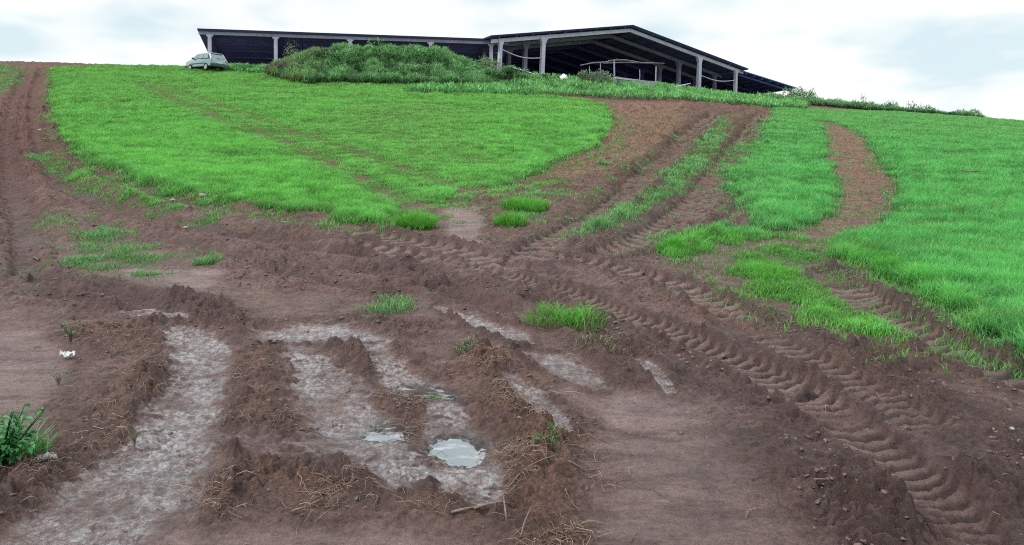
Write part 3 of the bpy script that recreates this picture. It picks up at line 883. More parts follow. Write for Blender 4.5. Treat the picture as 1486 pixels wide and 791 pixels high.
tuft(603, 330, 56, 1700, .36, M_tuft, "dense round clump of wheat standing alone at the tip of the big field")
tuft(740, 328, 44, 900, .29, M_tuft, "compact green clump below the double clump in the bare soil")
tuft(768, 303, 78, 1700, .29, M_tuft, "wide double clump of wheat beside the ruts climbing to the barn", lobes=4)
tuft(868, 334, 60, 800, .22, M_verge, "ragged clump at the lower end of the thin strip of seedlings", lobes=4, dryness=.1)
tuft(972, 368, 44, 800, .25, M_tuft, "bright clump at the near corner of the trampled patch", lobes=3)
tuft(1110, 405, 90, 900, .16, M_tuft, "tall shoots at the blunt end of the bright wheat strip", lobes=5)
tuft(555, 448, 96, 560, .11, M_verge, "low spreading dull green tuft between muddy ruts", lobes=5, splay=1.1, dryness=.15)
tuft(818, 476, 100, 700, .19, M_tuft, "bright green tuft hugging the treaded tractor rut", lobes=7, splay=1.7, dryness=.16)
tuft(862, 512, 60, 300, .09, M_brownweed, "withered olive tuft at the trailing end of the bright tuft", lobes=4, splay=1.2, dryness=.4)
tuft(676, 512, 42, 260, .07, M_pale, "small pale flattened tuft on the ridge between wet patches", lobes=3, splay=1.3, dryness=.3)
tuft(305, 384, 40, 300, .14, M_verge, "small green tuft at the end of the grassy verge patch", lobes=3)
tuft(217, 400, 30, 120, .07, M_verge, "tiny flat weed on the pale smooth soil", lobes=2, splay=1.2)
tuft(792, 662, 46, 120, .07, M_verge, "few green shoots growing out of the straw ridge", lobes=3, splay=.9, dryness=.2)
tuft(878, 243, 20, 220, .20, M_verge, "lone small clump high up in the reddish bare soil")
tuft(120, 380, 60, 420, .12, M_verge, "thin weeds around a dark hollow in the verge patch", dryness=.1)
tuft(150, 345, 90, 800, .13, M_verge, "flat green grass patch inside the fork of the dirt road")

# ------------------------------------------------------------------ tubes and boxes
def tube(pts, rad, n=7):
    pts = [Vector(p) for p in pts]
    if np.isscalar(rad): rad = [rad] * len(pts)
    V = []; Fc = []
    for i, p in enumerate(pts):
        t = (pts[min(i + 1, len(pts) - 1)] - pts[max(i - 1, 0)]).normalized()
        a = t.orthogonal().normalized() if abs(t.z) < .95 else Vector((1, 0, 0))
        if abs(t.z) < .95: a = t.cross(Vector((0, 0, 1))).normalized()
        b = t.cross(a).normalized()
        for k in range(n):
            q = 2 * math.pi * k / n
            V.append(p + (a * math.cos(q) + b * math.sin(q)) * rad[i])
    for i in range(len(pts) - 1):
        for k in range(n):
            Fc.append((i * n + k, i * n + (k + 1) % n, (i + 1) * n + (k + 1) % n, (i + 1) * n + k))
    V.append(pts[0]); V.append(pts[-1]); a, b = len(V) - 2, len(V) - 1
    for k in range(n):
        Fc.append((a, (k + 1) % n, k)); Fc.append((b, (len(pts) - 1) * n + k, (len(pts) - 1) * n + (k + 1) % n))
    return V, Fc

class MB:
    def __init__(s): s.V = []; s.F = []
    def add(s, V, Fc):
        o = len(s.V); s.V += [tuple(v) for v in V]; s.F += [tuple(i + o for i in f) for f in Fc]; return s
    def tube(s, pts, r, n=7): return s.add(*tube(pts, r, n))
    def box(s, p0, p1):
        x0, y0, z0 = p0; x1, y1, z1 = p1
        V = [(x0,y0,z0),(x1,y0,z0),(x1,y1,z0),(x0,y1,z0),(x0,y0,z1),(x1,y0,z1),(x1,y1,z1),(x0,y1,z1)]
        return s.add(V, [(0,3,2,1),(4,5,6,7),(0,1,5,4),(1,2,6,5),(2,3,7,6),(3,0,4,7)])
    def beam(s, a, b, w, h, up=(0, 0, 1)):
        a, b = Vector(a), Vector(b); t = (b - a).normalized(); sd = t.cross(Vector(up)).normalized() * w / 2; u = sd.cross(t).normalized() * h / 2
        V = [a - sd - u, a + sd - u, a + sd + u, a - sd + u, b - sd - u, b + sd - u, b + sd + u, b - sd + u]
        return s.add(V, [(0,1,2,3),(7,6,5,4),(0,4,5,1),(1,5,6,2),(2,6,7,3),(3,7,4,0)])
    def build(s, name, mat, parent=None, smooth=False, loc=None):
        me = bpy.data.meshes.new(name); me.from_pydata(s.V, [], s.F); me.update()
        me.materials.append(mat)
        if smooth: me.polygons.foreach_set("use_smooth", [True] * len(me.polygons))
        return link(name, me, parent, loc)

# ------------------------------------------------------------------ main barn (local frame: x along the gable, y = depth, z up)
K = 1.045
hx, hy = -.94 * K, 72 * K
HG = 12.2 * K + EYE                               # floor level
hall = empty("open_barn", (hx, hy, HG), R(31))
tag(hall, "large open-sided gabled barn with pale concrete columns on the hilltop", "barn")
eave = (15.45 + EYE - .0) * 1 ; 
def zr(v): return v * K + EYE - HG                # eye-relative height -> local
SL, SR, SA = -1.30 * K, 31.7 * K, 15.15 * K
ZE, ZA = zr(15.45), zr(18.35)
def zroof(s): return ZE + (ZA - ZE) * (1 - abs(s - SA) / (SA - SL))
DEP = 26.0
NB = 8
# roof sheets: top skin, underside skin, each slope a part
for side in (0, 1):
    a, b = (SL, SA) if side == 0 else (SA, SR)
    m = MB(); n = 12
    V = []; 
    za, zb_ = zroof(a), zroof(b)
    for (s_, z_) in ((a, za), (b, zb_)):
        for d_ in (-.35, DEP):
            V += [(s_, d_, z_), (s_, d_, z_ - .14)]
    m.add(V, [(0, 4, 6, 2), (1, 3, 7, 5), (0, 1, 5, 4), (2, 6, 7, 3), (0, 2, 3, 1), (4, 5, 7, 6)])
    ro = m.build("roof", M_roof, hall); ro.data.materials.append(M_under); ro.data.polygons[1].material_index = 1
    for i in range(9):
        t = (i + .5) / 9; s_ = a + (b - a) * t; z_ = zroof(s_) - .14 - .075
        MB().beam((s_, -.3, z_), (s_, DEP - .05, z_), .09, .14).build("purlin", M_purlin, hall)
cols_s = [0, 4.67 * K, 24.8 * K, 30.3 * K]
LEAN = .055
for f in range(NB):
    d0 = f * 3.3
    mt = M_conc if f == 0 else (M_conc_d if f < 3 else M_purlin)  # frames take darker materials with depth into the barn
    for j, s_ in enumerate(cols_s):
        top = zroof(s_) - .66 if j in (1, 2) else zroof(s_) - .52
        w = .21 if j in (1, 2) else .16
        if top < .3: continue
        m = MB()
        lx = lambda z: LEAN * (z - top)
        V = []
        for (z, hw, hd) in ((-1.4, w * 1.02, .2), (top - .55, w * .9, .18), (top - .25, w * 1.45, .19), (top, w * 2.0, .2)):
            c_ = s_ + lx(z)
            V += [(c_ - hw, d0 - hd + .2, z), (c_ + hw, d0 - hd + .2, z), (c_ + hw, d0 + hd + .2, z), (c_ - hw, d0 + hd + .2, z)]
        Fc = [(3, 2, 1, 0), (12, 13, 14, 15)]
        for q in range(3):
            for e in range(4): Fc.append((q * 4 + e, q * 4 + (e + 1) % 4, q * 4 + 4 + (e + 1) % 4, q * 4 + 4 + e))
        m.add(V, Fc)
        # seat block under the rafter
        m.box((s_ - w * 2.3, d0 + .03, top + .003), (s_ + w * 2.3, d0 + .37, top + .14))
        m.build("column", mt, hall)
    for (a, b) in ((SL + .35, SA - .01), (SA + .01, SR - .35)):
        hh = .36
        m = MB(); z0, z1 = zroof(a) - .31 - hh / 2, zroof(b) - .31 - hh / 2
        m.beam((a, d0 + .2, z0), (b, d0 + .2, z1), .22, hh)
        m.build("rafter", mt, hall)
# sagging tie pipes between the outer and inner front columns
for (a, b, za, zb_) in ((.2, 4.67 * K - .2, 2.30, 1.95 + .0), (24.8 * K + .25, 30.3 * K - .2, 2.05, 1.95)):
    pts = [(a + (b - a) * t, .2, za + (zb_ - za) * t - .35 * math.sin(math.pi * t)) for t in np.linspace(0, 1, 9)]
    MB().tube(pts, .055, 6).build("tie_pipe", M_conc, hall)
# rear wall
V = [(SL + .3, -2.0), (SR - .3, -2.0), (SR - .3, zroof(SR - .3) - .32), (SA, ZA - .32), (SL + .3, zroof(SL + .3) - .32)]
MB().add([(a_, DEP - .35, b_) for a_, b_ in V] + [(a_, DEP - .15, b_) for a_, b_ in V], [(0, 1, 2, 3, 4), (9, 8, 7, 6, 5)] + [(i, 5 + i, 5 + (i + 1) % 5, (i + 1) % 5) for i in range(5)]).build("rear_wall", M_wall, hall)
# lower side roof on the downhill end
a, b = 30.9 * K, 40.0 * K
za, zb_ = zr(15.22), zr(14.0)
m = MB()
V = []
for (s_, z_) in ((a, za), (b, zb_)):
    for d_ in (-.1, 17.0): V += [(s_, d_, z_), (s_, d_, z_ - .10)]
m.add(V, [(0, 4, 6, 2), (1, 3, 7, 5), (0, 1, 5, 4), (2, 6, 7, 3), (0, 2, 3, 1), (4, 5, 7, 6)])
m.build("side_roof", M_under, hall)
for i in range(7):
    t = (i + .6) / 7; s_ = a + (b - a) * t; z_ = za + (zb_ - za) * t - .10 - .12
    MB().beam((s_, -.05, z_), (s_, 16.9, z_), .12, .22).build("purlin", M_purlin, hall)
for i in range(5):
    d_ = .3 + i * 4.1
    MB().beam((b - .5, d_, -2.6), (b - .5, d_, zb_ - .34), .12, .12, up=(0, 1, 0)).build("side_post", M_conc_d, hall)
    MB().beam((a + .02, d_ + .16, za - .46), (b - .2, d_ + .16, zb_ - .44), .10, .20).build("side_rafter", M_purlin, hall)

# ------------------------------------------------------------------ long mono-pitch shed to the left
ax, ay = -27.1 / 68 * 71.5, 71.5
SG = 14.25
shed = empty("long_shed", (ax, ay, SG), R(9.5))
tag(shed, "long low dark shed with one sloping roof behind the overgrown mound", "shed")
FE = 258 / F * 71.5 + EYE - SG
LS = 28.6; SD = 8.2; DR = 2.25
m = MB()
V = [(0, -.25, FE), (LS, -.25, FE), (LS, SD, FE - DR), (0, SD, FE - DR)]
V += [(x_, y_, z_ - .12) for x_, y_, z_ in V]
m.add(V, [(0, 1, 2, 3), (7, 6, 5, 4), (0, 4, 5, 1), (1, 5, 6, 2), (2, 6, 7, 3), (3, 7, 4, 0)])
ro = m.build("roof", M_roof, shed); ro.data.materials.append(M_under); ro.data.polygons[1].material_index = 1
MB().box((.05, .02, FE - .47), (LS - .1, .20, FE - .20)).build("fascia_beam", M_conc_d, shed)
for i in range(6):
    y_ = .9 + i * 1.35; z_ = FE - DR * (y_ + .25) / (SD + .25) - .12 - .08
    MB().beam((.08, y_, z_), (LS - .1, y_, z_), .08, .12).build("purlin", M_purlin, shed)
def shed_s(px):      # position along the front for a photo column
    k = (px - CX) / F; c, s_ = math.cos(R(9.5)), math.sin(R(9.5))
    return (k * ay - ax) / (c - k * s_)
for px in (304, 400, 508, 625, 713):
    s_ = shed_s(px)
    m = MB(); m.box((s_ - .16, .0 + .005, -1.5), (s_ + .16, .28, FE - .475))
    m.box((s_ - .3, .02, FE - .62), (s_ + .3, .26, FE - .48))
    m.build("column", M_conc, shed)
for px in (304, 400, 508, 625, 700):
    s_ = shed_s(px)
    MB().beam((s_, .3, FE - .48), (s_, SD - .2, FE - DR - .32), .14, .22).build("rafter", M_purlin, shed)
MB().box((.1, SD - .3, -1.5), (LS - .2, SD - .12, FE - DR - .15)).build("rear_wall", M_wall, shed)

# ------------------------------------------------------------------ pole frame with low wall in front of the barn
def at(px, py, Y): return Vector(((px - CX) / F * Y, Y, EYE + (HZ - py) / F * Y))
pen = empty("cattle_pen", at(891, 122, 71), 0)
tag(pen, "rickety pole frame over a low block wall in front of the barn", "cattle pen")
po = pen.location
def loc(v): return tuple(Vector(v) - po)
for (px, yt, yb, r, Y) in ((891, 88, 128, .10, 71), (951, 96, 131, .09, 74), (871, 92, 118, .06, 73), (855, 96, 118, .05, 74), (928, 101, 118, .06, 77)):
    MB().tube([loc(at(px, yb, Y)), loc(at(px + .6, (yt + yb) / 2, Y)), loc(at(px + (1.2 if px == 951 else 0.3), yt, Y))], [r * .8, r * .75, r * .65], 7).build("post", M_conc_d, pen)
MB().tube([loc(at(842, 95, 72.5)), loc(at(862, 91, 72)), loc(at(878, 90.5, 71.5)), loc(at(897, 86, 71))], [.05, .07, .07, .05], 6).build("roof_pole", M_wood, pen)
MB().tube([loc(at(883, 88, 70.9)), loc(at(906, 87, 72)), loc(at(930, 91, 73)), loc(at(964, 92, 74))], [.05, .07, .07, .04], 6).build("roof_pole", M_wood, pen)
MB().tube([loc(at(876, 92, 73)), loc(at(905, 90.5, 73.3)), loc(at(945, 92, 74))], .05, 6).build("roof_pole", M_wood, pen)
m = MB()
for (x0, x1, t0, t1, bb) in ((894, 909, 114, 116, 132), (920, 951, 116.5, 120, 136)):
    m.beam(loc(at(x0, (t0 + bb) / 2, 72)), loc(at(x1, (t1 + bb) / 2, 73.5)), .2, 1.25)
m.build("low_wall", M_low, pen)
MB().beam(loc(at(892.5, 113, 71.6)), loc(at(951, 120.5, 73.7)), .26, .16).build("rail", M_conc, pen)

pl = MB().tube([at(967, 128.5, 77), at(985, 125, 77.5), at(1002, 121, 78)], [.08, .09, .05], 6).build("plank", M_conc)
tag(pl, "pale broken pole leaning against a barn column above the weeds", "pole")

sk = MB()
v = VAR[3] * np.array([.55, .4, .62]); sk.add([tuple(q) for q in v], [tuple(f) for f in IF])
v = VAR[5] * np.array([.40, .3, .42]) + np.array([-.5, 0, -.05]); sk.add([tuple(q) for q in v], [tuple(f) for f in IF])
so = sk.build("white_sack", M_white, smooth=True, loc=at(816, 117.5, 70))
tag(so, "slumped white sack lying in weeds before the barn opening", "sack")

# ------------------------------------------------------------------ weeds on the mound, verge and crest
def leafcloud(name, mat, C, size, tone, dry, origin=None):
    """diamond leaves, two triangles each, random orientation"""
    n = len(C)
    if origin is not None: C = C - np.asarray(origin)[None]
    a = rng.normal(size=(n, 3)); a /= np.linalg.norm(a, axis=1)[:, None]
    b = np.cross(a, rng.normal(size=(n, 3))); b /= np.linalg.norm(b, axis=1)[:, None]
    L = size[:, None]
    fold = np.cross(a, b) * L * .18
    V = np.stack([C - a * L, C + b * L * .42 + fold, C + a * L, C - b * L * .42 + fold], 1).reshape(-1, 3)
    k = np.arange(n)[:, None] * 4
    Fc = np.concatenate([k + [0, 1, 2], k + [0, 2, 3]], 0)
    tc = np.zeros((n, 4, 4)); tc[..., 3] = 1; tc[:, :, 0] = tone[:, None]; tc[:, :, 1] = rng.random(n)[:, None]; tc[:, :, 2] = dry[:, None]
    return mesh_arrays(name, V, Fc, mat, False, {"tint": tc.reshape(-1, 4)})

def weeds(name, P, n, h0, mat, label, lumps=.6, hbase=.35, wmin=.05, dryp=.04, seed=0, brown=None):
    x0, y0 = P.min(0); x1, y1 = P.max(0)
    X = x0 + rng.random(n) * (x1 - x0); Y = y0 + rng.random(n) * (y1 - y0)
    sd = poly_sd(X, Y, P, 1.5) + .5 * fbm(X * .6, Y * .6, seed + 5, 2)
    k = sd > 0
    X, Y = X[k], Y[k]; n = len(X)
    f, r = worley(X * .75 + .3 * perlin(X, Y, 7), Y * .55, seed + 3)
    lump = np.clip(1 - f * 1.25, 0, 1) * (.35 + r)
    fine = fbm(X * 2.0, Y * 2.0, seed + 6, 3)
    top = h0 * (hbase + lumps * lump + .3 * fine)
    top = np.clip(top, .05, 5)
    Z = ground(X, Y)
    u = rng.random(n) ** .5
    base_z = Z + top * u * .75
    H = (.16 + .16 * rng.random(n)) * (1 + h0 * .3)
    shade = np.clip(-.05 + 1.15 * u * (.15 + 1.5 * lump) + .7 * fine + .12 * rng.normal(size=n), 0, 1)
    W = np.full(n, wmin) * (.7 + .7 * rng.random(n))
    lean = rng.normal(size=(n, 2)) * .6 + np.array([.1, -.15])
    dry = np.clip((rng.random(n) < dryp) * .7 + (0 if brown is None else brown(X, Y)), 0, 1)
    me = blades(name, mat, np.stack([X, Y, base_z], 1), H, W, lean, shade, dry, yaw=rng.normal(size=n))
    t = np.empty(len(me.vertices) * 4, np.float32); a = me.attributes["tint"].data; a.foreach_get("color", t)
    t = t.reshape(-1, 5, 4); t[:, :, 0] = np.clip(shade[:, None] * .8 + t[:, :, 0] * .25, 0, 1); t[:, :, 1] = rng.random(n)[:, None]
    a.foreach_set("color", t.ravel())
    print(name, n)
    return tag(link(name, me), label, None, None, "stuff")

def plan(pts): return np.array([((px - CX) / F * Y, Y) for px, Y in pts])
mound_poly = plan([(388, 59), (430, 57.5), (520, 58), (620, 58.5), (715, 60), (722, 66), (700, 71), (620, 70), (520, 69), (430, 67), (392, 64)])
brownf = lambda X, Y: .75 * np.clip(1 - sstep(-17.5, -13.5, X), 0, 1) * np.clip(.5 + 1.2 * perlin(X * 1.2, Y * 1.2, 3), .2, 1)
weeds("mound_weeds", mound_poly, 120000, .95, M_weed, "rank green weeds smothering the earth mound in front of the long shed", lumps=.8, wmin=.055, brown=brownf)
vP = plan([(590, 52), (700, 52.5), (800, 54), (880, 55), (960, 57), (1050, 60), (1120, 62), (1170, 66), (1170, 92), (1080, 88), (1000, 84), (900, 79), (800, 74), (730, 72), (720, 60), (640, 58), (590, 56)])
weeds("verge_weeds", vP, 110000, .55, M_verge, "uneven band of tall grass and weeds below the barn columns", lumps=.8, wmin=.055, seed=11)
cP = plan([(1100, 84), (1200, 85), (1300, 86), (1420, 84), (1440, 92), (1300, 95), (1180, 98), (1100, 94)])
weeds("crest_weeds", cP, 70000, .85, M_weed, "dark green scrub along the skyline beyond the wheat", lumps=.9, wmin=.06, seed=21)
lP = plan([(325, 66.5), (390, 65), (400, 70), (330, 71)])
weeds("shed_weeds", lP, 6000, .5, M_verge, "low weeds between the parked car and the mound", wmin=.06, seed=31)

def bush(name, px, Y, w, h, n, mat, label, cat="bush", sink=.1, leaf=.07, spiky=0, z=None, group=None, dry=0.0, stemmat=None):
    x = (px - CX) / F * Y
    z0 = float(ground(np.array([x]), np.array([Y]))[0]) - sink if z is None else z
    o = empty(name, (x, Y, z0)); tag(o, label, cat, group)
    nl = 7 + int(n / 400)
    lob = [(rng.normal() * w * .27, rng.normal() * w * .22, h * (.3 + .5 * rng.random()), (.22 + .2 * rng.random()) * min(w, h)) for _ in range(nl)]
    m = MB()
    for (lx, ly, lz, lr) in lob:
        m.tube([(lx * .2, ly * .2, 0), (lx * .6, ly * .6, lz * .55), (lx, ly, lz)], [.035, .022, .008], 5)
        if spiky:
            m.tube([(lx, ly, lz), (lx * 1.2 + rng.normal() * .1, ly, lz + h * .4)], [.015, .005], 4)
    m.build("stem", stemmat or M_twig, o)
    ci = rng.integers(0, nl, n); L = np.array(lob)[ci]
    d = rng.normal(size=(n, 3)); d /= np.linalg.norm(d, axis=1)[:, None]
    rr = L[:, 3] * (.55 + .6 * rng.random(n) ** .6)
    C = L[:, :3] + d * rr[:, None] * np.array([1.15, 1.15, .85])
    if spiky: C[:, 2] += np.where(rng.random(n) < .25, rng.random(n) * h * .35, 0)
    C[:, 2] = np.maximum(C[:, 2], .02)
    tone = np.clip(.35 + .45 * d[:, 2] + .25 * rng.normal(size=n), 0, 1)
    size = leaf * (.6 + .8 * rng.random(n))
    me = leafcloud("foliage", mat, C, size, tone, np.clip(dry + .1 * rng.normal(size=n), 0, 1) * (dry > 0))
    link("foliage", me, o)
    return o

bush("pale_shrub", 424, 66, 1.0, 2.7, 420, M_pale, "spindly pale shrub rising against the dark shed beside its column", "shrub", leaf=.085, spiky=1, sink=.3)
bush("pale_shrub", 452, 66, 1.7, 2.3, 420, M_pale, "low pale shrub with ragged shoots on the shoulder of the mound", "shrub", leaf=.08, spiky=1, sink=.4)
bush("dry_shrub", 410, 59.5, 2.0, 1.3, 1500, M_brownweed, "brownish withered shrub at the low end of the mound", "shrub", leaf=.07)
for i_, (px_, Y_, w_, h_, mt_, lb_) in enumerate((
    (500, 61.5, 2.6, 1.30, M_weed, "broad rounded weed clump on the near shoulder of the mound"),
    (545, 62.5, 2.8, 1.67, M_verge, "bright green weed clump crowning the middle of the mound"),
    (592, 61.0, 2.4, 1.36, M_weed, "dark weed clump on the steep face of the mound"),
    (622, 63.0, 2.6, 1.55, M_verge, "light green weed clump beside the mound's highest point"),
    (655, 62.5, 2.4, 1.18, M_verge, "sprawling weed clump where the mound slopes to the barn"),
    (470, 62.0, 2.2, 1.05, M_bush, "olive weed clump at the brown end of the mound"),
    (566, 60.0, 2.6, 1.3, M_bush, "grey-green weed clump at the foot of the mound"))):
    bush("weed_clump", px_, Y_, w_, h_, 1100, mt_, lb_, "weed clump", leaf=.09, sink=.5)
bush("green_bush", 738, 62.5, 3.1, 1.5, 2600, M_weed, "rounded dark green bush beside the outermost barn column", leaf=.08)
bush("green_bush", 690, 66.0, 3.0, 1.5, 1500, M_weed, "dark bush in the hollow between the mound and the barn", leaf=.08)
bush("dry_shrub", 717, 64.5, 1.4, 1.9, 700, M_pale, "dry straw-coloured shrub in front of the barn corner", "shrub", leaf=.07, spiky=1, dry=.25)
bush("leafy_bush", 862, 69.5, 3.0, 1.5, 900, M_pale, "pale-leaved bush growing against the pole frame", leaf=.11)
bush("green_bush", 790, 69.5, 2.2, .8, 700, M_weed, "low dark bush at the foot of the tallest barn column", leaf=.08)
bush("crest_shrub", 1160, 90, 3.0, 1.9, 1400, M_weed, "rounded shrub under the corner of the lower side roof", "shrub", leaf=.10)
bush("crest_shrub", 1176, 91, .8, 2.0, 200, M_weed, "thin upright sapling just past the corner of the side roof", "shrub", leaf=.09, spiky=1)
bush("crest_shrub", 1251, 90, .5, 1.9, 90, M_weed, "lone upright sprout on the skyline", "shrub", leaf=.09, spiky=1)
bush("crest_shrub", 1284, 89, 2.2, 1.2, 700, M_weed, "rounded shrub midway along the skyline scrub", "shrub", leaf=.10)
bush("crest_shrub", 1335, 88, 2.6, 1.3, 700, M_weed, "twiggy shrub near the thin end of the skyline scrub", "shrub", leaf=.10, spiky=1)
bush("crest_shrub", 1400, 86, 2.0, .8, 350, M_weed, "last small shrub on the skyline before open wheat", "shrub", leaf=.10)

# lush broad-leaved weed at the edge of the mud
def broad_weed():
    x, yy, z = gpt(2, 694)
    o = empty("leafy_weed", (x, yy, z)); tag(o, "lush broad-leaved green weed at the rim of the muddy hollow", "weed")
    n = 34; m = MB(); Vs = []; Fs = []; T = []
    k0 = 0
    for i in range(n):
        a = rng.random() * 2 * math.pi; sp = .05 + .16 * rng.random(); hh = .12 + .22 * rng.random()
        pts = [Vector((math.cos(a) * sp * t * (1 + .3 * t), math.sin(a) * sp * t, hh * t - .02)) for t in (0, .35, .7, 1)]
        m.tube(pts, [.005, .004, .003, .002], 5)
        for j in range(11):
            t = .3 + .7 * rng.random(); q = pts[0].lerp(pts[-1], t)
            b = rng.random() * 2 * math.pi; d = Vector((math.cos(b), math.sin(b), .15 + .5 * rng.random() - .3 * t)).normalized()
            sd = d.cross(Vector((0, 0, 1))).normalized(); L = .026 + .036 * rng.random(); w = L * .30
            up = Vector((0, 0, 1))
            P = [q, q + d * L * .4 + sd * w + up * .006, q + d * L * .4 - up * .002, q + d * L * .4 - sd * w + up * .006,
                 q + d * L * .75 + sd * w * .7 - up * .004, q + d * L * .75 - up * .01, q + d * L * .75 - sd * w * .7 - up * .004, q + d * L - up * .02]
            Vs += [tuple(v) for v in P]
            Fs += [(k0, k0+1, k0+2), (k0, k0+2, k0+3), (k0+1, k0+4, k0+5), (k0+1, k0+5, k0+2), (k0+2, k0+5, k0+6), (k0+2, k0+6, k0+3), (k0+4, k0+7, k0+5), (k0+5, k0+7, k0+6)]
            r_ = rng.random(); T += [(min(1, .2 + .8 * t + .1 * r_), r_, 0, 1)] * 8
            k0 += 8
    m.build("stem", M_broad, o, smooth=True)
    link("foliage", mesh_arrays("foliage", np.array(Vs), np.array(Fs), M_broad, True, {"tint": np.array(T)}), o)
broad_weed()
tuft(22, 672, 84, 260, .20, M_verge, "slender grass blades growing around the lush leafy weed", lobes=5, splay=.7, dryness=.12, group=None)

def twig_plant(px, py, h, label, mat=M_stick, n=5, leaves=14):
    x, yy, z = gpt(px, py)
    o = empty("twiggy_plant", (x, yy, z)); tag(o, label, "plant")
    m = MB(); tips = []
    for i in range(n):
        a = rng.random() * 2 * math.pi; sp = h * (.2 + .5 * rng.random())
        p = [(0, 0, -.01), (math.cos(a) * sp * .3, math.sin(a) * sp * .3, h * .45), (math.cos(a) * sp, math.sin(a) * sp, h * (.75 + .3 * rng.random()))]
        m.tube(p, [.004, .003, .0015], 5); tips.append(p)
    m.build("stem", mat, o)
    C = np.array([np.array(tips[rng.integers(0, n)][rng.integers(1, 3)]) + rng.normal(size=3) * .015 for _ in range(leaves)])
    link("foliage", leafcloud("foliage", M_weed, C, np.full(leaves, .017), rng.random(leaves), np.zeros(leaves)), o)
twig_plant(103, 500, .17, "scrawny dark weed beside the white litter", M_twig, 7, 40)
twig_plant(85, 560, .11, "pale dried weed below the white litter", M_stick, 6, 12)
twig_plant(195, 650, .09, "dried root tangle on the crumbly bank", M_stick, 8, 4)

# ------------------------------------------------------------------ sticks, litter and stones
def stick(pix, r, label, lift=.012, heights=None, name="stick"):
    P = []
    for i, (px, py) in enumerate(pix):
        x, yy, z = gpt(px, py); P.append(Vector((x, yy, z + lift + (heights[i] if heights else 0))))
    o_ = P[0].copy()
    rr = [r * (1 - .35 * i / (len(P) - 1)) for i in range(len(P))]
    Q = []; R_ = []
    for i in range(len(P) - 1):
        for t in (0, .5):
            q = P[i].lerp(P[i + 1], t) - o_
            if t: q += Vector((rng.normal() * r, rng.normal() * r, abs(rng.normal()) * r))
            Q.append(q); R_.append(rr[i] * (1 + .15 * rng.normal()))
    Q.append(P[-1] - o_); R_.append(rr[-1] * .6)
    o = MB().tube(Q, R_, 7).build(name, M_stick, smooth=True, loc=o_)
    return tag(o, label, "stick")
stick([(688, 752), (712, 746), (745, 737)], .007, "short peeled stick poking from the end of the straw ridge", .02)
stick([(655, 748), (680, 750), (702, 749)], .006, "thin dark twig lying just beside the peeled stick", .015)
stick([(738, 722), (768, 703), (812, 690)], .0038, "long curved root across the near end of the straw ridge", .03)
stick([(812, 690), (850, 690), (880, 684)], .004, "thin root running off the straw ridge over smooth mud", .01)
stick([(424, 752), (445, 744), (470, 733)], .006, "small twig on smooth mud near a pile of roots", .012)
stick([(820, 722), (834, 736), (842, 745)], .003, "tiny pale splinter on the smooth mud beside the ridge", .006)
stick([(1135, 708), (1180, 716), (1216, 726)], .005, "dark root pressed into smooth mud beside the tractor rut", .004)
stick([(48, 372), (56, 380), (62, 372)], .010, "bent pale stick on the dark bank of the dirt road", .03)
stick([(1395, 258), (1410, 261), (1422, 261)], .02, "pale stalk lying on top of the wheat", .24)
stick([(735, 760), (730, 740), (742, 732)], .004, "arched root loop below the ridge end", .0, [0, .05, .0])
stick([(755, 790), (770, 768), (790, 748)], .004, "bleached grass stalk near the bottom of the ridge", .01, [0, .05, .01])
# forked upright twig
x, yy, z = gpt(162, 520)
m = MB().tube([(0, 0, -.02), (.002, 0, .06), (-.004, 0, .105)], [.005, .0045, .004], 6)
m.tube([(-.004, 0, .10), (-.02, 0, .125), (-.028, 0, .14)], [.004, .003, .002], 6); m.tube([(-.004, 0, .10), (.012, 0, .128), (.03, .0, .132)], [.004, .003, .002], 6)
tag(m.build("forked_twig", M_stick, smooth=True, loc=(x, yy, z)), "upright forked twig stuck in the brown bank", "twig")

def crumple(name, px, py, s, mat, label, cat, flat=.5):
    x, yy, z = gpt(px, py)
    N = 9; V = []; Fc = []
    for i in range(N):
        for j in range(N):
            u, v_ = i / (N - 1) - .5, j / (N - 1) - .5
            q = Vector((u * 5 + px, v_ * 5, py)); d = mnoise.noise(q); e = mnoise.noise(q * 2.3)
            V.append((u * s * (1 + .4 * e), v_ * s * (.7 + .4 * d), (abs(d) + .5 * abs(e)) * s * flat + .004))
    for i in range(N - 1):
        for j in range(N - 1): Fc.append((i * N + j, (i + 1) * N + j, (i + 1) * N + j + 1, i * N + j + 1))
    o = MB().add(V, Fc).build(name, mat, loc=(x, yy, z + .012)); o.rotation_euler = (R(12), 0, R(25))
    return tag(o, label, cat)
crumple("plastic_scrap", 97, 522, .10, M_white, "crumpled white plastic scrap beside the scrawny weed", "litter", .7)
crumple("plastic_scrap", 68, 682, .09, M_stone, "dull grey scrap lying by the lush weed", "litter", .3)
for (px, py, s) in ((90, 198, .10), (137, 227, .09), (185, 246, .08), (203, 256, .09), (251, 289, .09), (294, 288, .09), (269, 337, .06), (58, 190, .09), (20, 172, .10), (165, 235, .07), (412, 328, .05), (1190, 500, .03), (1468, 640, .022), (900, 150, .14)):
    x, yy, z = gpt(px, py)
    v = VAR[int(px) % 14] * s * .7 * np.array([1, .8, .8])
    o = MB().add([tuple(q) for q in v], [tuple(f) for f in IF]).build("stone", M_stone, smooth=True, loc=(x, yy, z + s * .25))
    tag(o, "small pale stone lying on bare soil at the field edge", "stone", "pale stones scattered on the soil")

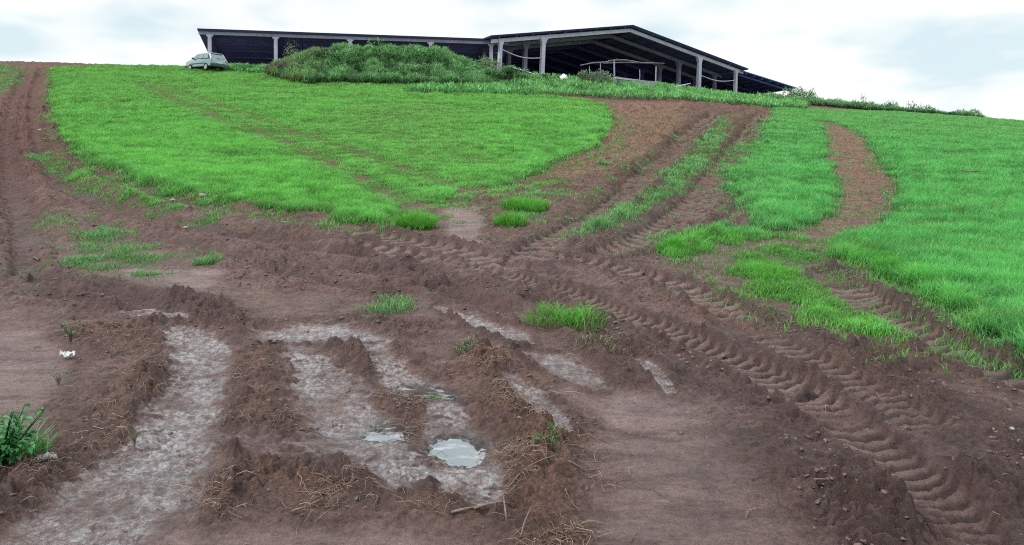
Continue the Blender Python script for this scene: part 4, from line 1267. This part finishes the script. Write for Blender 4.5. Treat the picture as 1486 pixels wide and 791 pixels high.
# ------------------------------------------------------------------ parked car (seen from behind, nose pointing away)
def car():
    cx_, cy_ = (297 - CX) / F * 66.3, 66.6
    zc = float(base(np.array([cx_]), np.array([cy_]))[0]) - .02
    root = empty("parked_car", (cx_, cy_, zc - .06), R(52)); root.rotation_euler = (R(3.5), 0, R(52))
    tag(root, "pale greenish old hatchback parked at the crest beside the long shed", "car")
    paint = NT("car_paint"); 
    paint.b.inputs["Base Color"].default_value = (.20, .34, .38, 1); paint.b.inputs["Roughness"].default_value = .22
    paint.b.inputs["Coat Weight"].default_value = 1.0; paint.b.inputs["Metallic"].default_value = .75
    glass = NT("car_glass"); glass.b.inputs["Base Color"].default_value = (.10, .14, .15, 1); glass.b.inputs["Roughness"].default_value = .04
    glass.b.inputs["Specular IOR Level"].default_value = 1.0; glass.b.inputs["Coat Weight"].default_value = .8
    rub = simple_mat("rubber", (.015, .015, .016), (.03, .03, .03), 20, .8)
    trim = simple_mat("grey_trim", (.05, .07, .075), (.09, .11, .115), 20, .6)
    steel = simple_mat("wheel_steel", (.35, .37, .38), (.5, .52, .53), 10, .4, metal=.6)
    lampr = NT("tail_lamp"); lampr.b.inputs["Base Color"].default_value = (.45, .25, .24, 1); lampr.b.inputs["Roughness"].default_value = .12
    plate = NT("plate_white"); plate.b.inputs["Base Color"].default_value = (.75, .76, .75, 1)
    # profile in local y (rear = -1.95, nose = +1.95), x across, half width by height
    prof = [(-1.95, .32), (-1.96, .62), (-1.90, .93), (-1.55, 1.40), (-1.30, 1.45), (.10, 1.44), (.40, 1.38), (1.05, .98), (1.85, .78), (1.96, .55), (1.92, .30)]
    def hw(z): return .80 if z < .95 else .80 - (z - .95) * .34
    V = []; Fc = []
    n = len(prof)
    for sx in (-1, 1):
        for (y_, z_) in prof:
            t = 1.0 - (.06 if abs(y_) > 1.85 else 0)
            V.append((sx * hw(z_) * t, y_, z_))
    Fc.append(tuple(range(n))[::-1]); Fc.append(tuple(range(n, 2 * n)))
    for i in range(n): 
        j = (i + 1) % n; Fc.append((i, j, n + j, n + i))
    import bmesh
    me = bpy.data.meshes.new("body"); me.from_pydata(V, [], Fc)
    bm = bmesh.new(); bm.from_mesh(me); bmesh.ops.recalc_face_normals(bm, faces=bm.faces)
    bmesh.ops.bevel(bm, geom=[e for e in bm.edges], offset=.045, segments=2, profile=.6, affect='EDGES')
    bm.to_mesh(me); bm.free(); me.materials.append(paint.m)
    me.polygons.foreach_set("use_smooth", [True] * len(me.polygons))
    link("body", me, root)
    def plane(name, pts, mat, off, par=root):
        a, b, c_ = Vector(pts[0]), Vector(pts[1]), Vector(pts[2]); nn = (b - a).cross(c_ - a).normalized()
        mb = MB(); k = len(pts)
        mb.add([Vector(p) + nn * off for p in pts] + [Vector(p) - nn * .01 for p in pts], [tuple(range(k)), tuple(range(2 * k - 1, k - 1, -1))] + [(i, k + i, k + (i + 1) % k, (i + 1) % k) for i in range(k)])
        return mb.build(name, mat, par)
    g = glass.m
    plane("rear_window", [(-.62, -1.862, 1.0), (.62, -1.862, 1.0), (.54, -1.60, 1.35), (-.54, -1.60, 1.35)], g, .012)
    plane("windscreen", [(.58, 1.02, 1.02), (-.58, 1.02, 1.02), (-.52, .47, 1.36), (.52, .47, 1.36)], g, .012)
    for sx in (-1, 1):
        def q(y_, z_): return (sx * hw(z_), y_, z_)
        w1 = [q(-1.62, .98), q(-.82, .98), q(-.82, 1.36), q(-1.38, 1.36)]
        w2 = [q(-.76, .98), q(.02, .98), q(.02, 1.36), q(-.76, 1.36)]
        w3 = [q(.08, .98), q(.85, .98), q(.40, 1.33), q(.08, 1.36)]
        for w in (w1, w2, w3): plane("side_window", w if sx == 1 else w[::-1], g, .012)
        plane("tail_lamp", [(sx * .76, -1.93, .66), (sx * .60, -1.93, .66), (sx * .60, -1.915, .90), (sx * .76, -1.915, .90)][::(-1 if sx == 1 else 1)], lampr.m, .03)
        plane("headlight", [(sx * .45, 1.93, .60), (sx * .70, 1.93, .60), (sx * .70, 1.89, .74), (sx * .45, 1.89, .74)][::(-1 if sx == 1 else 1)], plate.m, .03)
        MB().box((sx * .80 - .012, -1.1, .55), (sx * .80 + .03 * sx + .012, 1.1, .62)).build("side_moulding", trim, root)
        MB().box((sx * .86 - .07, .62, .98), (sx * .86 + .07, .72, 1.10)).build("mirror", trim, root)
        for wy in (-1.22, 1.22):
            w = empty("wheel", (sx * .72, wy, .29)); w.parent = root
            t = MB(); N = 20; Vv = []; Ff = []
            ring = [(.20, -.07), (.27, -.09), (.29, -.06), (.29, .06), (.27, .09), (.20, .07)]
            for i in range(N):
                a = 2 * math.pi * i / N
                for (r_, o_) in ring: Vv.append((o_, math.cos(a) * r_, math.sin(a) * r_))
            for i in range(N):
                for j in range(5): Ff.append((i * 6 + j, ((i + 1) % N) * 6 + j, ((i + 1) % N) * 6 + j + 1, i * 6 + j + 1))
            t.add(Vv, Ff).build("tyre", rub, w, smooth=True)
            Vv = []; Ff = []
            for i in range(N):
                a = 2 * math.pi * i / N
                for (r_, o_) in ((.205, .065), (.17, .05), (.05, .07)): Vv.append((sx * o_, math.cos(a) * r_, math.sin(a) * r_))
            Vv.append((sx * .075, 0, 0)); c0 = len(Vv) - 1
            for i in range(N):
                k = (i + 1) % N
                for j in range(2): Ff.append((i * 3 + j, k * 3 + j, k * 3 + j + 1, i * 3 + j + 1))
                Ff.append((i * 3 + 2, k * 3 + 2, c0))
            MB().add(Vv, Ff).build("rim", steel, w, smooth=True)
    MB().box((-.80, -2.03, .34), (.80, -1.90, .52)).build("rear_bumper", trim, root)
    MB().box((-.80, 1.90, .32), (.80, 2.02, .50)).build("front_bumper", trim, root)
    MB().box((-.25, -1.985, .60), (.25, -1.962, .72)).build("number_plate", plate.m, root)
    MB().box((-.10, -1.99, .98), (.10, -1.925, 1.0)).build("wiper", rub, root)
    MB().box((-.5, -1.66, 1.425), (.5, -1.50, 1.465)).build("roof_spoiler", paint.m, root)
car()

# ------------------------------------------------------------------ sky and light
w = bpy.data.worlds.new("World"); scene.world = w; w.use_nodes = True
nt = w.node_tree; N = nt.nodes; L = nt.links
bg = N["Background"]; bg.inputs["Strength"].default_value = .1
sky = N.new("ShaderNodeTexSky"); sky.sky_type = 'NISHITA'; sky.sun_disc = False
SUN_EL, SUN_AZ = R(46), R(-112)     # azimuth from +Y, clockwise positive
sky.sun_elevation = SUN_EL; sky.sun_rotation = SUN_AZ
sky.air_density = 1.0; sky.dust_density = 1.5; sky.ozone_density = 1.5
tc = N.new("ShaderNodeTexCoord")
sep = N.new("ShaderNodeSeparateXYZ"); L.new(tc.outputs["Generated"], sep.inputs[0])
def wmath(op, a, b=0.0, clamp=False):
    n = N.new("ShaderNodeMath"); n.operation = op; n.use_clamp = clamp
    for i, v in enumerate((a, b)):
        if isinstance(v, (int, float)): n.inputs[i].default_value = v
        else: L.new(v, n.inputs[i])
    return n.outputs[0]
den = wmath('ADD', wmath('MAXIMUM', sep.outputs[2], 0.0), .16)
cx_ = wmath('DIVIDE', sep.outputs[0], den); cy_ = wmath('DIVIDE', sep.outputs[1], den)
cmb = N.new("ShaderNodeCombineXYZ"); L.new(cx_, cmb.inputs[0]); L.new(cy_, cmb.inputs[1])
def wnoise(scale, detail, off):
    mp = N.new("ShaderNodeMapping"); L.new(cmb.outputs[0], mp.inputs[0]); mp.inputs["Location"].default_value = off
    n = N.new("ShaderNodeTexNoise"); n.inputs["Scale"].default_value = scale; n.inputs["Detail"].default_value = detail
    n.inputs["Roughness"].default_value = .55; L.new(mp.outputs[0], n.inputs["Vector"]); return n.outputs[0]
def wmap(v, a, b, c=0, d=1):
    n = N.new("ShaderNodeMapRange"); L.new(v, n.inputs[0])
    for i, q in enumerate((a, b, c, d)): n.inputs[i + 1].default_value = q
    return n.outputs[0]
gaps = wmap(wnoise(1.5, 3.2, (3.3, 1.7, 0)), .48, .62)          # thin places showing pale blue
dull = wmap(wnoise(.6, 5, (8.1, 4.2, 2.0)), .40, .68)
def wmix(f, a, b):
    n = N.new("ShaderNodeMix"); n.data_type = 'RGBA'
    if isinstance(f, float): n.inputs[0].default_value = f
    else: L.new(f, n.inputs[0])
    for i, v in ((6, a), (7, b)):
        if isinstance(v, tuple): n.inputs[i].default_value = v
        else: L.new(v, n.inputs[i])
    return n.outputs[2]
cloud = wmix(dull, (10.6, 10.8, 10.7, 1), (9.4, 9.9, 10.0, 1))
thin = wmix(.2, (6.3, 8.7, 9.5, 1), sky.outputs[0])
c = wmix(wmath('MULTIPLY', gaps, .62), cloud, thin)
zen = wmap(sep.outputs[2], .25, .9, 1.0, 1.6)                  # overcast sky is brightest overhead
vm = N.new("ShaderNodeVectorMath"); vm.operation = 'SCALE'; L.new(c, vm.inputs[0]); L.new(zen, vm.inputs["Scale"])
L.new(vm.outputs[0], bg.inputs["Color"])

sd = bpy.data.lights.new("sun", 'SUN'); sd.energy = 2.5; sd.angle = R(12); sd.specular_factor = .15; sd.color = (1, .96, .90)
so = bpy.data.objects.new("sun", sd); COL.objects.link(so)
dirv = Vector((math.sin(SUN_AZ) * math.cos(SUN_EL), math.cos(SUN_AZ) * math.cos(SUN_EL), math.sin(SUN_EL)))
so.rotation_euler = (-dirv).to_track_quat('-Z', 'Y').to_euler(); so.location = (0, 0, 40)

scene.view_settings.view_transform = 'Standard'; scene.view_settings.look = 'None'
scene.view_settings.exposure = 0; scene.view_settings.gamma = 1
scene.render.engine = 'CYCLES'
scene.cycles.max_bounces = 5; scene.cycles.diffuse_bounces = 3; scene.cycles.transmission_bounces = 2
scene.cycles.use_adaptive_sampling = True
scene.cycles.adaptive_threshold = .008
scene.cycles.use_denoising = False
scene.cycles.filter_width = 1.05
